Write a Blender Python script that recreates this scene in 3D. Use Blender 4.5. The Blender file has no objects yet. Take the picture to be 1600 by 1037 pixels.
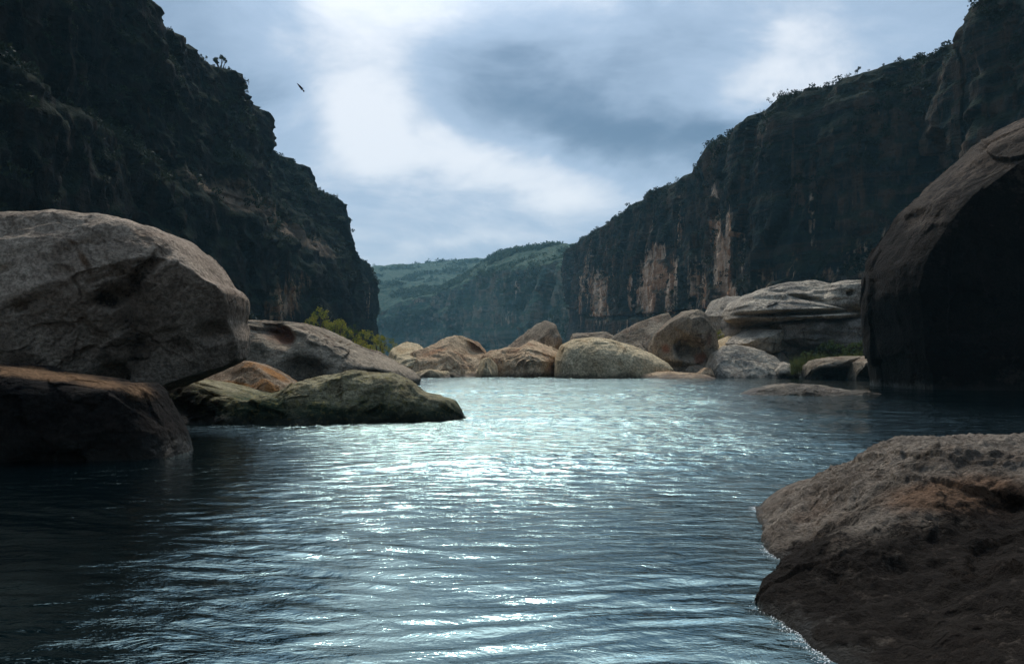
import bpy, math, random
import numpy as np
from mathutils import Vector

# ------------------------------------------------------------------ camera, sky, sun, exposure
scene = bpy.context.scene
C = scene.collection
R = math.radians
W, H, F = 1600.0, 1037.0, 1400.0          # photograph frame and focal length in its pixels
HORIZ = 565.0                             # row of the true horizon
EYE = 1.5
PITCH = math.atan((HORIZ - H / 2) / F)

cam = bpy.data.cameras.new("camera")
cam.sensor_fit = 'HORIZONTAL'; cam.sensor_width = 36.0; cam.lens = 36.0 * F / W
cam.clip_start = 0.1; cam.clip_end = 12000
camo = bpy.data.objects.new("camera", cam); C.objects.link(camo)
camo.location = (0, 0, EYE); camo.rotation_euler = (math.pi / 2 + PITCH, 0, 0)
scene.camera = camo

scene.view_settings.view_transform = 'Standard'
scene.view_settings.look = 'None'
scene.view_settings.exposure = 0.75
scene.view_settings.gamma = 1.0
scene.render.engine = 'CYCLES'
scene.cycles.use_denoising = True
scene.cycles.max_bounces = 5
scene.cycles.diffuse_bounces = 3
scene.cycles.glossy_bounces = 3
scene.cycles.volume_bounces = 0
scene.cycles.caustics_reflective = False
scene.cycles.caustics_refractive = False

SUN_EL, SUN_AZ = R(48), R(-5)             # ahead of the camera (+Y), a little to the left


class NT:
    """small helper for writing node graphs"""
    def __init__(s, tree):
        s.t = tree; s.n = tree.nodes; s.l = tree.links
    def add(s, typ, **kw):
        n = s.n.new(typ)
        for k, v in kw.items(): setattr(n, k, v)
        return n
    def link(s, a, b): s.l.new(a, b)
    def put(s, sock, v):
        if isinstance(v, bpy.types.NodeSocket): s.l.new(v, sock)
        else: sock.default_value = v
    def math(s, op, a, b=None, c=None, clamp=False):
        n = s.add('ShaderNodeMath', operation=op, use_clamp=clamp)
        s.put(n.inputs[0], a)
        if b is not None: s.put(n.inputs[1], b)
        if c is not None: s.put(n.inputs[2], c)
        return n.outputs[0]
    def mix(s, f, a, b, mode='MIX'):
        n = s.add('ShaderNodeMix', data_type='RGBA', blend_type=mode)
        s.put(n.inputs[0], f)
        s.put(n.inputs[6], a if not isinstance(a, tuple) else (*a[:3], 1))
        s.put(n.inputs[7], b if not isinstance(b, tuple) else (*b[:3], 1))
        return n.outputs[2]
    def ramp(s, f, a, b, c=0.0, d=1.0):
        n = s.add('ShaderNodeMapRange', interpolation_type='SMOOTHSTEP')
        s.put(n.inputs[0], f)
        for i, v in enumerate((a, b, c, d)): n.inputs[i + 1].default_value = v
        return n.outputs[0]
    def noise(s, vec, scale, detail=4, rough=0.55, dist=0.0):
        n = s.add('ShaderNodeTexNoise')
        s.put(n.inputs['Vector'], vec)
        n.inputs['Scale'].default_value = scale; n.inputs['Detail'].default_value = detail
        n.inputs['Roughness'].default_value = rough; n.inputs['Distortion'].default_value = dist
        return n.outputs['Fac']
    def mapping(s, vec, scale=(1, 1, 1), loc=(0, 0, 0), rot=(0, 0, 0)):
        n = s.add('ShaderNodeMapping')
        s.put(n.inputs['Vector'], vec)
        n.inputs['Scale'].default_value = scale; n.inputs['Location'].default_value = loc
        n.inputs['Rotation'].default_value = rot
        return n.outputs[0]


# ---- world: Nishita sky behind a broken overcast
world = bpy.data.worlds.new("World"); scene.world = world; world.use_nodes = True
wt = NT(world.node_tree)
for n in list(wt.n): wt.n.remove(n)
wout = wt.add('ShaderNodeOutputWorld'); bg = wt.add('ShaderNodeBackground')
bg.inputs['Strength'].default_value = 0.1
wt.link(bg.outputs[0], wout.inputs[0])
sky = wt.add('ShaderNodeTexSky', sky_type='NISHITA')
sky.sun_disc = False; sky.sun_elevation = SUN_EL; sky.sun_rotation = SUN_AZ
gen = wt.add('ShaderNodeTexCoord').outputs['Generated']
sep = wt.add('ShaderNodeSeparateXYZ'); wt.link(gen, sep.inputs[0])
dx, dy, dz = sep.outputs
az = wt.math('ARCTAN2', dx, dy)                       # 0 = straight ahead, + = right
el = wt.math('ARCSINE', dz)
# gentle warp of the cloud shapes
wn = wt.noise(wt.mapping(gen, (1, 1, 1.6)), 3.2, 5, 0.55)
wn2 = wt.noise(wt.mapping(gen, (1, 1, 1.9), (7, 3, 1)), 3.6, 5, 0.55)
azw = wt.math('ADD', az, wt.math('MULTIPLY', wt.math('SUBTRACT', wn, 0.5), 0.30))
elw = wt.math('ADD', el, wt.math('MULTIPLY', wt.math('SUBTRACT', wn2, 0.5), 0.22))

def patch(px, py, rx, ry, rot, amp):
    """soft cloud patch centred on a direction, sizes in degrees"""
    a0 = math.atan((px - 800) / F); e0 = math.atan((HORIZ - py) / F * math.cos(a0))
    a = wt.math('SUBTRACT', azw, a0); e = wt.math('SUBTRACT', elw, e0)
    c, s_ = math.cos(R(rot)), math.sin(R(rot))
    u = wt.math('ADD', wt.math('MULTIPLY', a, c / R(rx)), wt.math('MULTIPLY', e, s_ / R(rx)))
    v = wt.math('ADD', wt.math('MULTIPLY', a, -s_ / R(ry)), wt.math('MULTIPLY', e, c / R(ry)))
    q = wt.math('ADD', wt.math('MULTIPLY', u, u), wt.math('MULTIPLY', v, v))
    return wt.math('MULTIPLY', wt.math('EXPONENT', wt.math('MULTIPLY', q, -1.0)), amp)

big = wt.noise(wt.mapping(gen, (1, 1, 2.2)), 1.7, 6, 0.6)
val = wt.math('ADD', 0.27, wt.math('MULTIPLY', wt.math('SUBTRACT', big, 0.5), 1.1))
finec = wt.noise(wt.mapping(gen, (1, 1, 2.4), (5, 1, 2)), 5.0, 10, 0.66, 0.5)
val = wt.math('ADD', val, wt.math('MULTIPLY', wt.math('SUBTRACT', finec, 0.5), 1.15))
for p in (
    (560, 175, 4.8, 6.2, 0, 0.46), (640, 230, 8.0, 4.5, -22, 0.42), (860, 292, 8.5, 2.2, -4, 0.50),
    (1195, 88, 5.2, 2.6, 4, 0.64), (640, 20, 9, 2.4, -5, 0.30), (1080, 20, 5, 2.2, 10, -0.18), (700, 392, 10, 1.6, 4, 0.20),
    (880, 145, 10.5, 4.0, -18, -0.62), (1040, 210, 5.5, 2.6, -8, -0.36), (300, 60, 7, 6, 20, -0.42), (720, 345, 9, 1.6, 4, -0.22),
    (1340, 30, 5, 2.5, 0, -0.10), (740, 395, 8, 1.0, 0, 0.06),
    (700, -420, 30, 10, 0, 0.9), (760, -330, 20, 6.0, 0, 0.6),  # bright cloud added above the frame for the water to reflect
):
    val = wt.math('ADD', val, patch(*p))
back = wt.ramp(dy, -0.35, 0.35, 0.72, 1.0)             # unseen rear sky dimmed to set the fill on camera-facing rock
lo = wt.mix(wt.ramp(val, -0.45, 0.5), (0.72, 1.30, 2.05), (2.45, 3.25, 4.3))
hi = wt.mix(wt.ramp(val, 0.35, 1.05), lo, (5.3, 5.6, 6.0))
cl = wt.mix(1.0, hi, back, 'MULTIPLY')
# glow added round the veiled sun, brightening the sky the water reflects
sdv = (math.sin(SUN_AZ) * math.cos(SUN_EL), math.cos(SUN_AZ) * math.cos(SUN_EL), math.sin(SUN_EL))
dp = wt.add('ShaderNodeVectorMath', operation='DOT_PRODUCT'); wt.link(gen, dp.inputs[0]); dp.inputs[1].default_value = sdv
ga = wt.math('DIVIDE', wt.math('ARCCOSINE', wt.math('MINIMUM', dp.outputs['Value'], 0.99999)), R(20.0))
glow = wt.math('ADD', 1.0, wt.math('MULTIPLY', wt.math('EXPONENT', wt.math('MULTIPLY', wt.math('POWER', ga, 4.0), -1.0)), 3.7))
gs = wt.add('ShaderNodeVectorMath', operation='SCALE'); wt.link(cl, gs.inputs[0]); wt.link(glow, gs.inputs['Scale'])
wcol = wt.mix(0.93, sky.outputs[0], gs.outputs[0])
wt.link(wcol, bg.inputs['Color'])

sl = bpy.data.lights.new("sun", 'SUN'); sl.energy = 1.4; sl.angle = R(12); sl.color = (1.0, 0.93, 0.82)
so = bpy.data.objects.new("sun", sl); C.objects.link(so)
sd = Vector((math.sin(SUN_AZ) * math.cos(SUN_EL), math.cos(SUN_AZ) * math.cos(SUN_EL), math.sin(SUN_EL)))
so.rotation_euler = sd.to_track_quat('Z', 'Y').to_euler(); so.location = (0, 0, 150)

# ------------------------------------------------------------------ helpers
rng = np.random.RandomState(7)
random.seed(7)
_perm = rng.permutation(256); _perm = np.concatenate([_perm, _perm, _perm])
_grad = rng.normal(size=(256, 3)); _grad /= np.linalg.norm(_grad, axis=1)[:, None]

def pnoise(P):
    """gradient noise about -0.7..0.7 for an (N,3) array"""
    P = np.asarray(P, float); I = np.floor(P).astype(int); f = P - I
    I &= 255
    w = f * f * f * (f * (f * 6 - 15) + 10)
    def g(a, b, c):
        h = _perm[_perm[_perm[(I[:, 0] + a) & 255] + ((I[:, 1] + b) & 255)] + ((I[:, 2] + c) & 255)]
        return (_grad[h] * (f - np.array([a, b, c]))).sum(1)
    x0 = g(0,0,0) * (1 - w[:,0]) + g(1,0,0) * w[:,0]; x1 = g(0,1,0) * (1 - w[:,0]) + g(1,1,0) * w[:,0]
    x2 = g(0,0,1) * (1 - w[:,0]) + g(1,0,1) * w[:,0]; x3 = g(0,1,1) * (1 - w[:,0]) + g(1,1,1) * w[:,0]
    y0 = x0 * (1 - w[:,1]) + x1 * w[:,1]; y1 = x2 * (1 - w[:,1]) + x3 * w[:,1]
    return y0 * (1 - w[:,2]) + y1 * w[:,2]

def fbm(P, octaves=4, rough=0.5, lac=2.03):
    P = np.asarray(P, float); s = 0; a = 1.0
    for k in range(octaves):
        s = s + a * pnoise(P + 13.7 * k); P = P * lac; a *= rough
    return s

def ridged(P, octaves=3, rough=0.5):
    P = np.asarray(P, float); s = 0; a = 1.0
    for k in range(octaves):
        s = s + a * (1 - 2.2 * np.abs(pnoise(P + 5.1 * k))); P = P * 2.1; a *= rough
    return s

def facets(P, seed=0):
    """broken-rock faces: every cell of a jittered lattice is one randomly tilted plane"""
    P = np.asarray(P, float) + seed * 7.31; I = np.floor(P).astype(int)
    best = np.full(len(P), 1e9); out = np.zeros(len(P))
    for a in (-1, 0, 1):
        for b in (-1, 0, 1):
            for c in (-1, 0, 1):
                J = I + np.array([a, b, c]); K = J & 255
                h = _perm[_perm[_perm[K[:, 0]] + K[:, 1]] + K[:, 2]]
                q = P - (J + 0.5 + 0.42 * _grad[h]); d2 = (q * q).sum(1)
                v = (q * _grad[(h + 91) & 255]).sum(1) + 0.25 * _grad[h][:, 1]
                m_ = d2 < best; best = np.where(m_, d2, best); out = np.where(m_, v, out)
    return out

def sstep(a, b, x):
    t = np.clip((x - a) / (b - a), 0, 1); return t * t * (3 - 2 * t)

def pw(px, py, D):
    """point of the place seen at a photograph pixel, D metres ahead"""
    X = (px - W / 2) / F; Z = (H / 2 - py) / F
    cy, sy = math.cos(PITCH), math.sin(PITCH)
    y = cy - Z * sy; z = sy + Z * cy
    return np.array([X * D / y, D, EYE + z * D / y])

def to_px(P):
    cy, sy = math.cos(PITCH), math.sin(PITCH)
    x = P[:, 0]; y = P[:, 1]; z = P[:, 2] - EYE
    f = y * cy + z * sy; u = -y * sy + z * cy
    f = np.where(np.abs(f) < 1e-3, 1e-3, f)
    return W / 2 + F * x / f, H / 2 - F * u / f

def mesh_obj(name, V, faces, mat, loc=None, parent=None, smooth=True, attrs=None):
    V = np.asarray(V, float)
    loc = np.zeros(3) if loc is None else np.asarray(loc, float)
    me = bpy.data.meshes.new(name)
    Vl = (V - loc).astype(np.float32)
    faces = np.asarray(faces, np.int32); n, k = faces.shape
    me.vertices.add(len(Vl)); me.vertices.foreach_set('co', Vl.ravel())
    me.loops.add(n * k); me.loops.foreach_set('vertex_index', faces.ravel())
    me.polygons.add(n)
    me.polygons.foreach_set('loop_start', np.arange(0, n * k, k, dtype=np.int32))
    me.polygons.foreach_set('loop_total', np.full(n, k, np.int32))
    me.polygons.foreach_set('use_smooth', np.full(n, smooth, bool))
    for a, vals in (attrs or {}).items():
        at = me.attributes.new(a, 'FLOAT', 'POINT'); at.data.foreach_set('value', np.asarray(vals, np.float32))
    me.update(calc_edges=True); me.validate()
    me.materials.append(mat)
    o = bpy.data.objects.new(name, me); C.objects.link(o)
    if parent is not None:
        o.parent = parent
        o.location = Vector(loc) - parent.location
    else:
        o.location = Vector(loc)
    return o

def tag(o, label=None, cat=None, group=None, kind=None):
    if label: o['label'] = label
    if cat: o['category'] = cat
    if group: o['group'] = group
    if kind: o['kind'] = kind
    return o

def empty(name, loc):
    o = bpy.data.objects.new(name, None); o.empty_display_size = 0.2
    C.objects.link(o); o.location = Vector(loc); return o

def grid_faces(nu, nv, wrap=False):
    """quads for a (nu, nv) vertex grid, v fastest"""
    a = np.arange(nu if wrap else nu - 1); b = np.arange(nv - 1)
    A, B = np.meshgrid(a, b, indexing='ij'); A2 = (A + 1) % nu
    return np.stack([A * nv + B, A2 * nv + B, A2 * nv + B + 1, A * nv + B + 1], -1).reshape(-1, 4)

def vnormals(V, nu, nv):
    G = V.reshape(nu, nv, 3)
    n = np.cross(np.gradient(G, axis=0), np.gradient(G, axis=1)).reshape(-1, 3)
    return n / np.maximum(np.linalg.norm(n, axis=1), 1e-9)[:, None]

# ------------------------------------------------------------------ materials
def base_mat(name):
    m = bpy.data.materials.new(name); m.use_nodes = True
    t = NT(m.node_tree); p = t.n['Principled BSDF']
    return m, t, p

def rock_mat(name, light, dark, stain=(0.30, 0.15, 0.07), stain_amt=0.5, scale=1.0, rough=0.9, wet=0.35,
             moss=0.0, pits=0.6, bump=1.0):
    """weathered limestone: mottled light/dark, iron stains, pits, dark wet band at the waterline"""
    m, t, p = base_mat(name)
    co = t.add('ShaderNodeTexCoord').outputs['Object']
    n1 = t.noise(co, 0.55 / scale, 6, 0.62, 0.4)
    n2 = t.noise(co, 2.6 / scale, 8, 0.68)
    n3 = t.noise(t.mapping(co, (1, 1, 1), (9, 2, 5)), 0.9 / scale, 5, 0.6, 0.8)
    n4 = t.noise(co, 14.0 / scale, 6, 0.7)
    f = t.math('ADD', t.math('MULTIPLY', n1, 0.55), t.math('MULTIPLY', n2, 0.45))
    col = t.mix(t.ramp(f, 0.40, 0.60), dark, light)
    st = t.math('MULTIPLY', t.ramp(n3, 0.50, 0.68), stain_amt)
    col = t.mix(st, col, stain)
    at = t.add('ShaderNodeAttribute', attribute_name='stain').outputs['Fac']
    col = t.mix(t.ramp(t.math('ADD', at, t.math('MULTIPLY', t.math('SUBTRACT', n2, 0.5), 0.7)), 0.25, 0.75, 0, 0.85), col, stain)
    vary = t.ramp(n4, 0.34, 0.66, 0.58, 1.34)
    vr = t.add('ShaderNodeVectorMath', operation='SCALE'); t.link(col, vr.inputs[0]); t.link(vary, vr.inputs['Scale'])
    col = vr.outputs[0]
    # thin wandering cracks
    v = t.add('ShaderNodeTexVoronoi', feature='DISTANCE_TO_EDGE')
    wv = t.add('ShaderNodeVectorMath', operation='ADD')
    t.link(co, wv.inputs[0])
    nz = t.add('ShaderNodeTexNoise'); t.link(co, nz.inputs['Vector']); nz.inputs['Scale'].default_value = 0.9 / scale; nz.inputs['Detail'].default_value = 4
    sc = t.add('ShaderNodeVectorMath', operation='SCALE'); t.link(nz.outputs['Color'], sc.inputs[0]); sc.inputs['Scale'].default_value = 1.9 * scale
    t.link(sc.outputs[0], wv.inputs[1]); t.link(wv.outputs[0], v.inputs['Vector']); v.inputs['Scale'].default_value = 0.30 / scale
    crack = t.math('MULTIPLY', t.ramp(v.outputs[0], 0.0, 0.022, 1.0, 0.0), t.ramp(n3, 0.47, 0.55, 0.0, 1.0))
    col = t.mix(t.math('MULTIPLY', crack, 0.6), col, (dark[0] * .35, dark[1] * .35, dark[2] * .35))
    # pits
    pv = t.add('ShaderNodeTexVoronoi', feature='SMOOTH_F1'); t.link(t.mapping(co, (1, 1, 1.5)), pv.inputs['Vector']); pv.inputs['Scale'].default_value = 3.2 / scale
    pit = t.math('MULTIPLY', t.ramp(pv.outputs['Distance'], 0.10, 0.34, 1.0, 0.0), t.ramp(n1, 0.48, 0.60))
    geo = t.add('ShaderNodeNewGeometry'); ps = t.add('ShaderNodeSeparateXYZ'); t.link(geo.outputs['Position'], ps.inputs[0])
    wl = t.math('ADD', ps.outputs[2], t.math('MULTIPLY', t.math('SUBTRACT', n2, 0.5), 0.5 * scale))
    wetf = t.ramp(wl, 0.03, wet, 1.0, 0.0)
    if moss:
        mf = t.math('MULTIPLY', t.ramp(t.math('ADD', wl, t.math('MULTIPLY', t.math('SUBTRACT', n1, 0.5), 1.6)), 0.25, 0.95, 1.0, 0.0), moss)
        col = t.mix(mf, col, (0.030, 0.060, 0.034))
        lich = t.math('MULTIPLY', t.ramp(t.noise(t.mapping(co, (1, 1, 1), (3, 8, 1)), 5.0 / scale, 5, 0.7), 0.52, 0.64), 0.6 * moss)
        col = t.mix(lich, col, (0.36, 0.29, 0.10))
    lk = t.add('ShaderNodeAttribute', attribute_name='lichen_shade').outputs['Fac']
    col = t.mix(t.ramp(t.math('ADD', lk, t.math('MULTIPLY', t.math('SUBTRACT', t.math('ADD', t.math('MULTIPLY', n2, 0.6), t.math('MULTIPLY', n4, 0.4)), 0.5), 3.2)), 0.3, 0.8, 0, 0.93), col, (0.009, 0.007, 0.006))  # near-black layer: dark lichen and varnish, plus shade painted on some boulders
    col = t.mix(t.math('MULTIPLY', wetf, 0.75), col, (0.035, 0.032, 0.026))
    t.link(col, p.inputs['Base Color'])
    t.link(t.ramp(wetf, 0, 1, rough, 0.35), p.inputs['Roughness'])
    p.inputs['Specular IOR Level'].default_value = 0.05
    h = t.math('ADD', t.math('MULTIPLY', n2, 0.7), t.math('MULTIPLY', n4, 0.22))
    h = t.math('SUBTRACT', h, t.math('MULTIPLY', pit, 0.18 * pits))
    h = t.math('SUBTRACT', h, t.math('MULTIPLY', crack, 0.12))
    b = t.add('ShaderNodeBump'); b.inputs['Strength'].default_value = 0.8 * bump; b.inputs['Distance'].default_value = 0.35 * scale
    t.link(h, b.inputs['Height']); t.link(b.outputs[0], p.inputs['Normal'])
    return m

def cliff_mat(name, varnish, brown, tan, veg, veg_amt=0.6, scale=1.0):
    """canyon wall: dark desert varnish with vertical streaks of bare tan rock, strata and scrub on the ledges"""
    m, t, p = base_mat(name)
    geo = t.add('ShaderNodeNewGeometry')
    co = geo.outputs['Position']
    s1 = t.noise(t.mapping(co, (1, 1, 0.07)), 0.34 / scale, 6, 0.62, 0.6)     # vertical streaks
    s2 = t.noise(t.mapping(co, (1, 1, 0.10), (40, 9, 3)), 0.95 / scale, 5, 0.6)
    n1 = t.noise(co, 0.06 / scale, 5, 0.6, 0.5)
    n2 = t.noise(co, 0.5 / scale, 7, 0.65)
    strata = t.noise(t.mapping(co, (0.04, 0.04, 1.0)), 0.55 / scale, 5, 0.6)
    f = t.math('ADD', t.math('MULTIPLY', s1, 0.6), t.math('MULTIPLY', n1, 0.4))
    col = t.mix(t.ramp(f, 0.46, 0.60), varnish, brown)
    col = t.mix(t.math('MULTIPLY', t.ramp(strata, 0.52, 0.62), 0.45), col, brown)
    at = t.add('ShaderNodeAttribute', attribute_name='stain').outputs['Fac']
    k = t.math('ADD', at, t.math('MULTIPLY', t.math('SUBTRACT', s2, 0.5), 1.5))
    k = t.math('ADD', k, t.math('MULTIPLY', t.math('SUBTRACT', n2, 0.5), 0.4))
    col = t.mix(t.ramp(k, 0.25, 0.68), col, t.mix(t.ramp(s1, 0.42, 0.6), tan, (tan[0] * .55, tan[1] * .38, tan[2] * .28)))
    sepn = t.add('ShaderNodeSeparateXYZ'); t.link(geo.outputs['Normal'], sepn.inputs[0])
    up = t.ramp(t.math('ADD', sepn.outputs[2], t.math('MULTIPLY', t.math('SUBTRACT', n2, 0.5), 0.9)), 0.18, 0.55)
    col = t.mix(t.math('MULTIPLY', up, veg_amt), col, t.mix(t.ramp(n2, 0.45, 0.62), veg, (veg[0] * 2.0, veg[1] * 1.35, veg[2] * 1.2)))
    dry = t.add('ShaderNodeAttribute', attribute_name='dry').outputs['Fac']
    col = t.mix(t.ramp(t.math('ADD', dry, t.math('MULTIPLY', t.math('SUBTRACT', n2, 0.5), 0.9)), 0.35, 0.75), col, (0.20, 0.145, 0.10))
    t.link(col, p.inputs['Base Color']); p.inputs['Roughness'].default_value = 0.95
    p.inputs['Specular IOR Level'].default_value = 0.04
    h = t.math('ADD', t.math('MULTIPLY', s1, 0.8), t.math('ADD', t.math('MULTIPLY', n2, 0.8), t.math('MULTIPLY', strata, 0.7)))
    b = t.add('ShaderNodeBump'); b.inputs['Strength'].default_value = 0.9; b.inputs['Distance'].default_value = 2.2 * scale
    t.link(h, b.inputs['Height']); t.link(b.outputs[0], p.inputs['Normal'])
    return m

def leaf_mat(name, c1, c2, sc=0.8):
    m, t, p = base_mat(name)
    geo = t.add('ShaderNodeNewGeometry')
    n = t.noise(geo.outputs['Position'], sc, 4, 0.7)
    col = t.mix(t.ramp(n, 0.38, 0.62), c1, c2)
    t.link(col, p.inputs['Base Color']); p.inputs['Roughness'].default_value = 0.7
    p.inputs['Specular IOR Level'].default_value = 0.2
    tr = t.add('ShaderNodeBsdfTranslucent'); t.link(col, tr.inputs['Color'])
    mx = t.add('ShaderNodeMixShader'); mx.inputs[0].default_value = 0.3
    t.link(p.outputs[0], mx.inputs[1]); t.link(tr.outputs[0], mx.inputs[2])
    t.link(mx.outputs[0], t.n['Material Output'].inputs['Surface'])
    return m

def plain_mat(name, c, rough=0.8, sc=6.0):
    m, t, p = base_mat(name)
    co = t.add('ShaderNodeTexCoord').outputs['Object']
    n = t.noise(co, sc, 5, 0.65)
    t.link(t.mix(t.ramp(n, 0.35, 0.65), tuple(x * 0.65 for x in c), tuple(min(1, x * 1.2) for x in c)), p.inputs['Base Color'])
    p.inputs['Roughness'].default_value = rough
    return m

# ------------------------------------------------------------------ ground and water
def ground_h(X, Y):
    n = fbm(np.stack([X * 0.05, Y * 0.05, X * 0 + 3.3], -1), 4)
    leftb = -9 - 8 * sstep(18, 40, Y) + 6 * sstep(50, 75, Y)
    rightb = 4.5 + 26 * sstep(9, 16, Y)
    land = np.maximum.reduce([sstep(0, 8, leftb - X), sstep(0, 8, X - rightb), sstep(86, 94, Y), sstep(5, 14, -Y)])
    far = sstep(110, 400, np.hypot(X, Y))
    return -1.6 + land * (2.2 + 0.9 * n) + far * 2.0
def spaced(lo, hi, n, mid=0.0, k=4.2):
    t = np.linspace(-1, 1, n); s = np.sinh(k * t) / math.sinh(k)
    return np.where(s < 0, mid + s * (mid - lo), mid + s * (hi - mid))
gx = spaced(-2500, 2500, 220); gy = spaced(-2500, 2500, 260, 40)
GX, GY = np.meshgrid(gx, gy, indexing='ij')
GZ = ground_h(GX.ravel(), GY.ravel())
gm = plain_mat('gravel_ground', (0.16, 0.13, 0.10), 0.95, 1.2)
tag(mesh_obj('ground', np.stack([GX.ravel(), GY.ravel(), GZ], -1), grid_faces(220, 260), gm), kind='structure')

def current(X, Y):
    # the quick water runs down the middle; both banks lie sheltered behind the boulders
    n = fbm(np.stack([X * 0.25, Y * 0.12, X * 0 + 6], -1), 3)
    w = 0.5 + 0.09 * np.abs(Y); Xn = X + n * (0.8 + 0.06 * np.abs(Y))
    l = sstep(-1.0, 1.0, (Xn + 1.6 + 0.10 * np.abs(Y)) / w); r_ = sstep(1.0, -1.0, (Xn - 2.2 - 0.20 * np.abs(Y)) / w)
    return 0.34 + 0.66 * l * r_
def wave_h(X, Y):
    # long smooth swells of the current, then patches of ruffled water
    P = np.stack([X, Y, X * 0], -1)
    wx = fbm(P * 0.2 + 4, 2); wy = fbm(P * 0.2 + 17, 2)
    Q = np.stack([X + 1.6 * wx, Y + 2.6 * wy, X * 0], -1)
    r = np.hypot(X, Y)
    gust = (0.32 + 1.0 * sstep(-0.15, 0.40, fbm(P * np.array([0.12, 0.28, 1]) + 31, 3))) * current(X, Y)
    h = 0.045 * pnoise(Q * np.array([0.38, 0.62, 1])) * sstep(1, 9, r)
    far = 0.75 + 1.5 * sstep(5, 16, r)
    h += gust * far * 0.027 * ridged(Q * np.array([0.8, 1.7, 1]) + 3, 2, 0.42) * 0.6
    h += gust * 0.012 * pnoise(Q * np.array([2.3, 4.4, 1]) + 9) * sstep(80, 30, r) * (1 + 0.9 * sstep(4, 10, r))
    h += gust * 0.0045 * pnoise(Q * np.array([6, 10, 1]) + 19) * sstep(28, 8, r)
    h += gust * 0.0015 * pnoise(Q * np.array([13, 20, 1]) + 29) * sstep(14, 4, r)
    return h
ang = np.concatenate([np.linspace(-180, -42, 80, endpoint=False), np.linspace(-42, 42, 760, endpoint=False), np.linspace(42, 180, 80, endpoint=False)])
rad = np.concatenate([[0.3], np.geomspace(1.5, 110, 620), np.geomspace(114, 600, 24)])
A_, R_ = np.meshgrid(R(1) * ang, rad, indexing='ij')
WX = (R_ * np.sin(A_)).ravel(); WY = (R_ * np.cos(A_)).ravel()
WZ = wave_h(WX, WY)
m, t, p = base_mat('river_water')
pos = t.add('ShaderNodeNewGeometry').outputs['Position']
p.inputs['Base Color'].default_value = (0.0008, 0.004, 0.0055, 1)
p.inputs['Roughness'].default_value = 0.02; p.inputs['IOR'].default_value = 3.3; p.inputs['Specular Tint'].default_value = (0.68, 0.98, 0.97, 1)
p.inputs['Specular IOR Level'].default_value = 0.5
n1 = t.noise(t.mapping(pos, (1.0, 1.9, 1)), 2.2, 5, 0.62, 0.6)
n2 = t.noise(t.mapping(pos, (1.0, 1.8, 1), (3, 3, 3)), 9.0, 4, 0.6, 0.3)
h = t.math('ADD', t.math('MULTIPLY', n1, 0.85), t.math('MULTIPLY', n2, 0.16))
dl = t.add('ShaderNodeVectorMath', operation='LENGTH'); t.link(pos, dl.inputs[0])
h = t.math('MULTIPLY', h, t.add('ShaderNodeAttribute', attribute_name='ruffle').outputs['Fac'])
h = t.math('MULTIPLY', h, t.ramp(dl.outputs['Value'], 4, 20, 1.0, 5.0))          # the riffle before the far boulders
b = t.add('ShaderNodeBump'); b.inputs['Strength'].default_value = 0.6; b.inputs['Distance'].default_value = 0.034
t.link(h, b.inputs['Height']); t.link(b.outputs[0], p.inputs['Normal'])
tag(mesh_obj('river_water', np.stack([WX, WY, WZ], -1), grid_faces(len(ang), len(rad), True)[:, ::-1], m, attrs={'ruffle': current(WX, WY)}), kind='structure')

# ------------------------------------------------------------------ canyon walls (lofted from control columns)
def loft(name, cols, nsub, vsub, mat, disp, back=1, stain=None, dry=None, tol=3.0):
    """cols: list of columns, each a list of M points bottom to top. nsub: metres per step along; vsub: steps per band."""
    cols = np.array(cols, float)                          # K,M,3
    mid = cols[:, cols.shape[1] // 2]
    seg = np.maximum(np.linalg.norm(np.diff(mid, axis=0), axis=1), 0.5)
    cnt = np.maximum((seg / np.array([nsub(m_) for m_ in mid[:-1]])).astype(int), 3)
    rows = []
    for i in range(len(cols) - 1):
        tt = np.linspace(0, 1, cnt[i], endpoint=False)[:, None, None]
        rows.append(cols[i] * (1 - tt) + cols[i + 1] * tt)
    G = np.concatenate(rows + [cols[-1:]], 0)
    parts = []
    for j in range(G.shape[1] - 1):
        tt = np.linspace(0, 1, vsub[j], endpoint=False)[None, :, None]
        parts.append(G[:, j:j + 1] * (1 - tt) + G[:, j + 1:j + 2] * tt)
    G = np.concatenate(parts + [G[:, -1:]], 1)
    band = np.concatenate([j + np.linspace(0, 1, vsub[j], endpoint=False) for j in range(len(vsub))] + [[len(vsub)]])
    nu, nv = G.shape[:2]
    V = G.reshape(-1, 3)
    band = np.tile(band, nu)
    N = vnormals(V, nu, nv) * back
    V = V + disp(V, N, band)
    N2 = vnormals(V, nu, nv) * back
    px, py = to_px(V)
    at = {'stain': stain(V, px, py, band) if stain else np.zeros(len(V)), 'dry': dry(V, px, py, band) if dry else np.zeros(len(V))}
    f = grid_faces(nu, nv)
    if back < 0: f = f[:, ::-1]
    o = mesh_obj(name, V, f, mat, attrs=at)
    return o, V, N2, band

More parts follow.
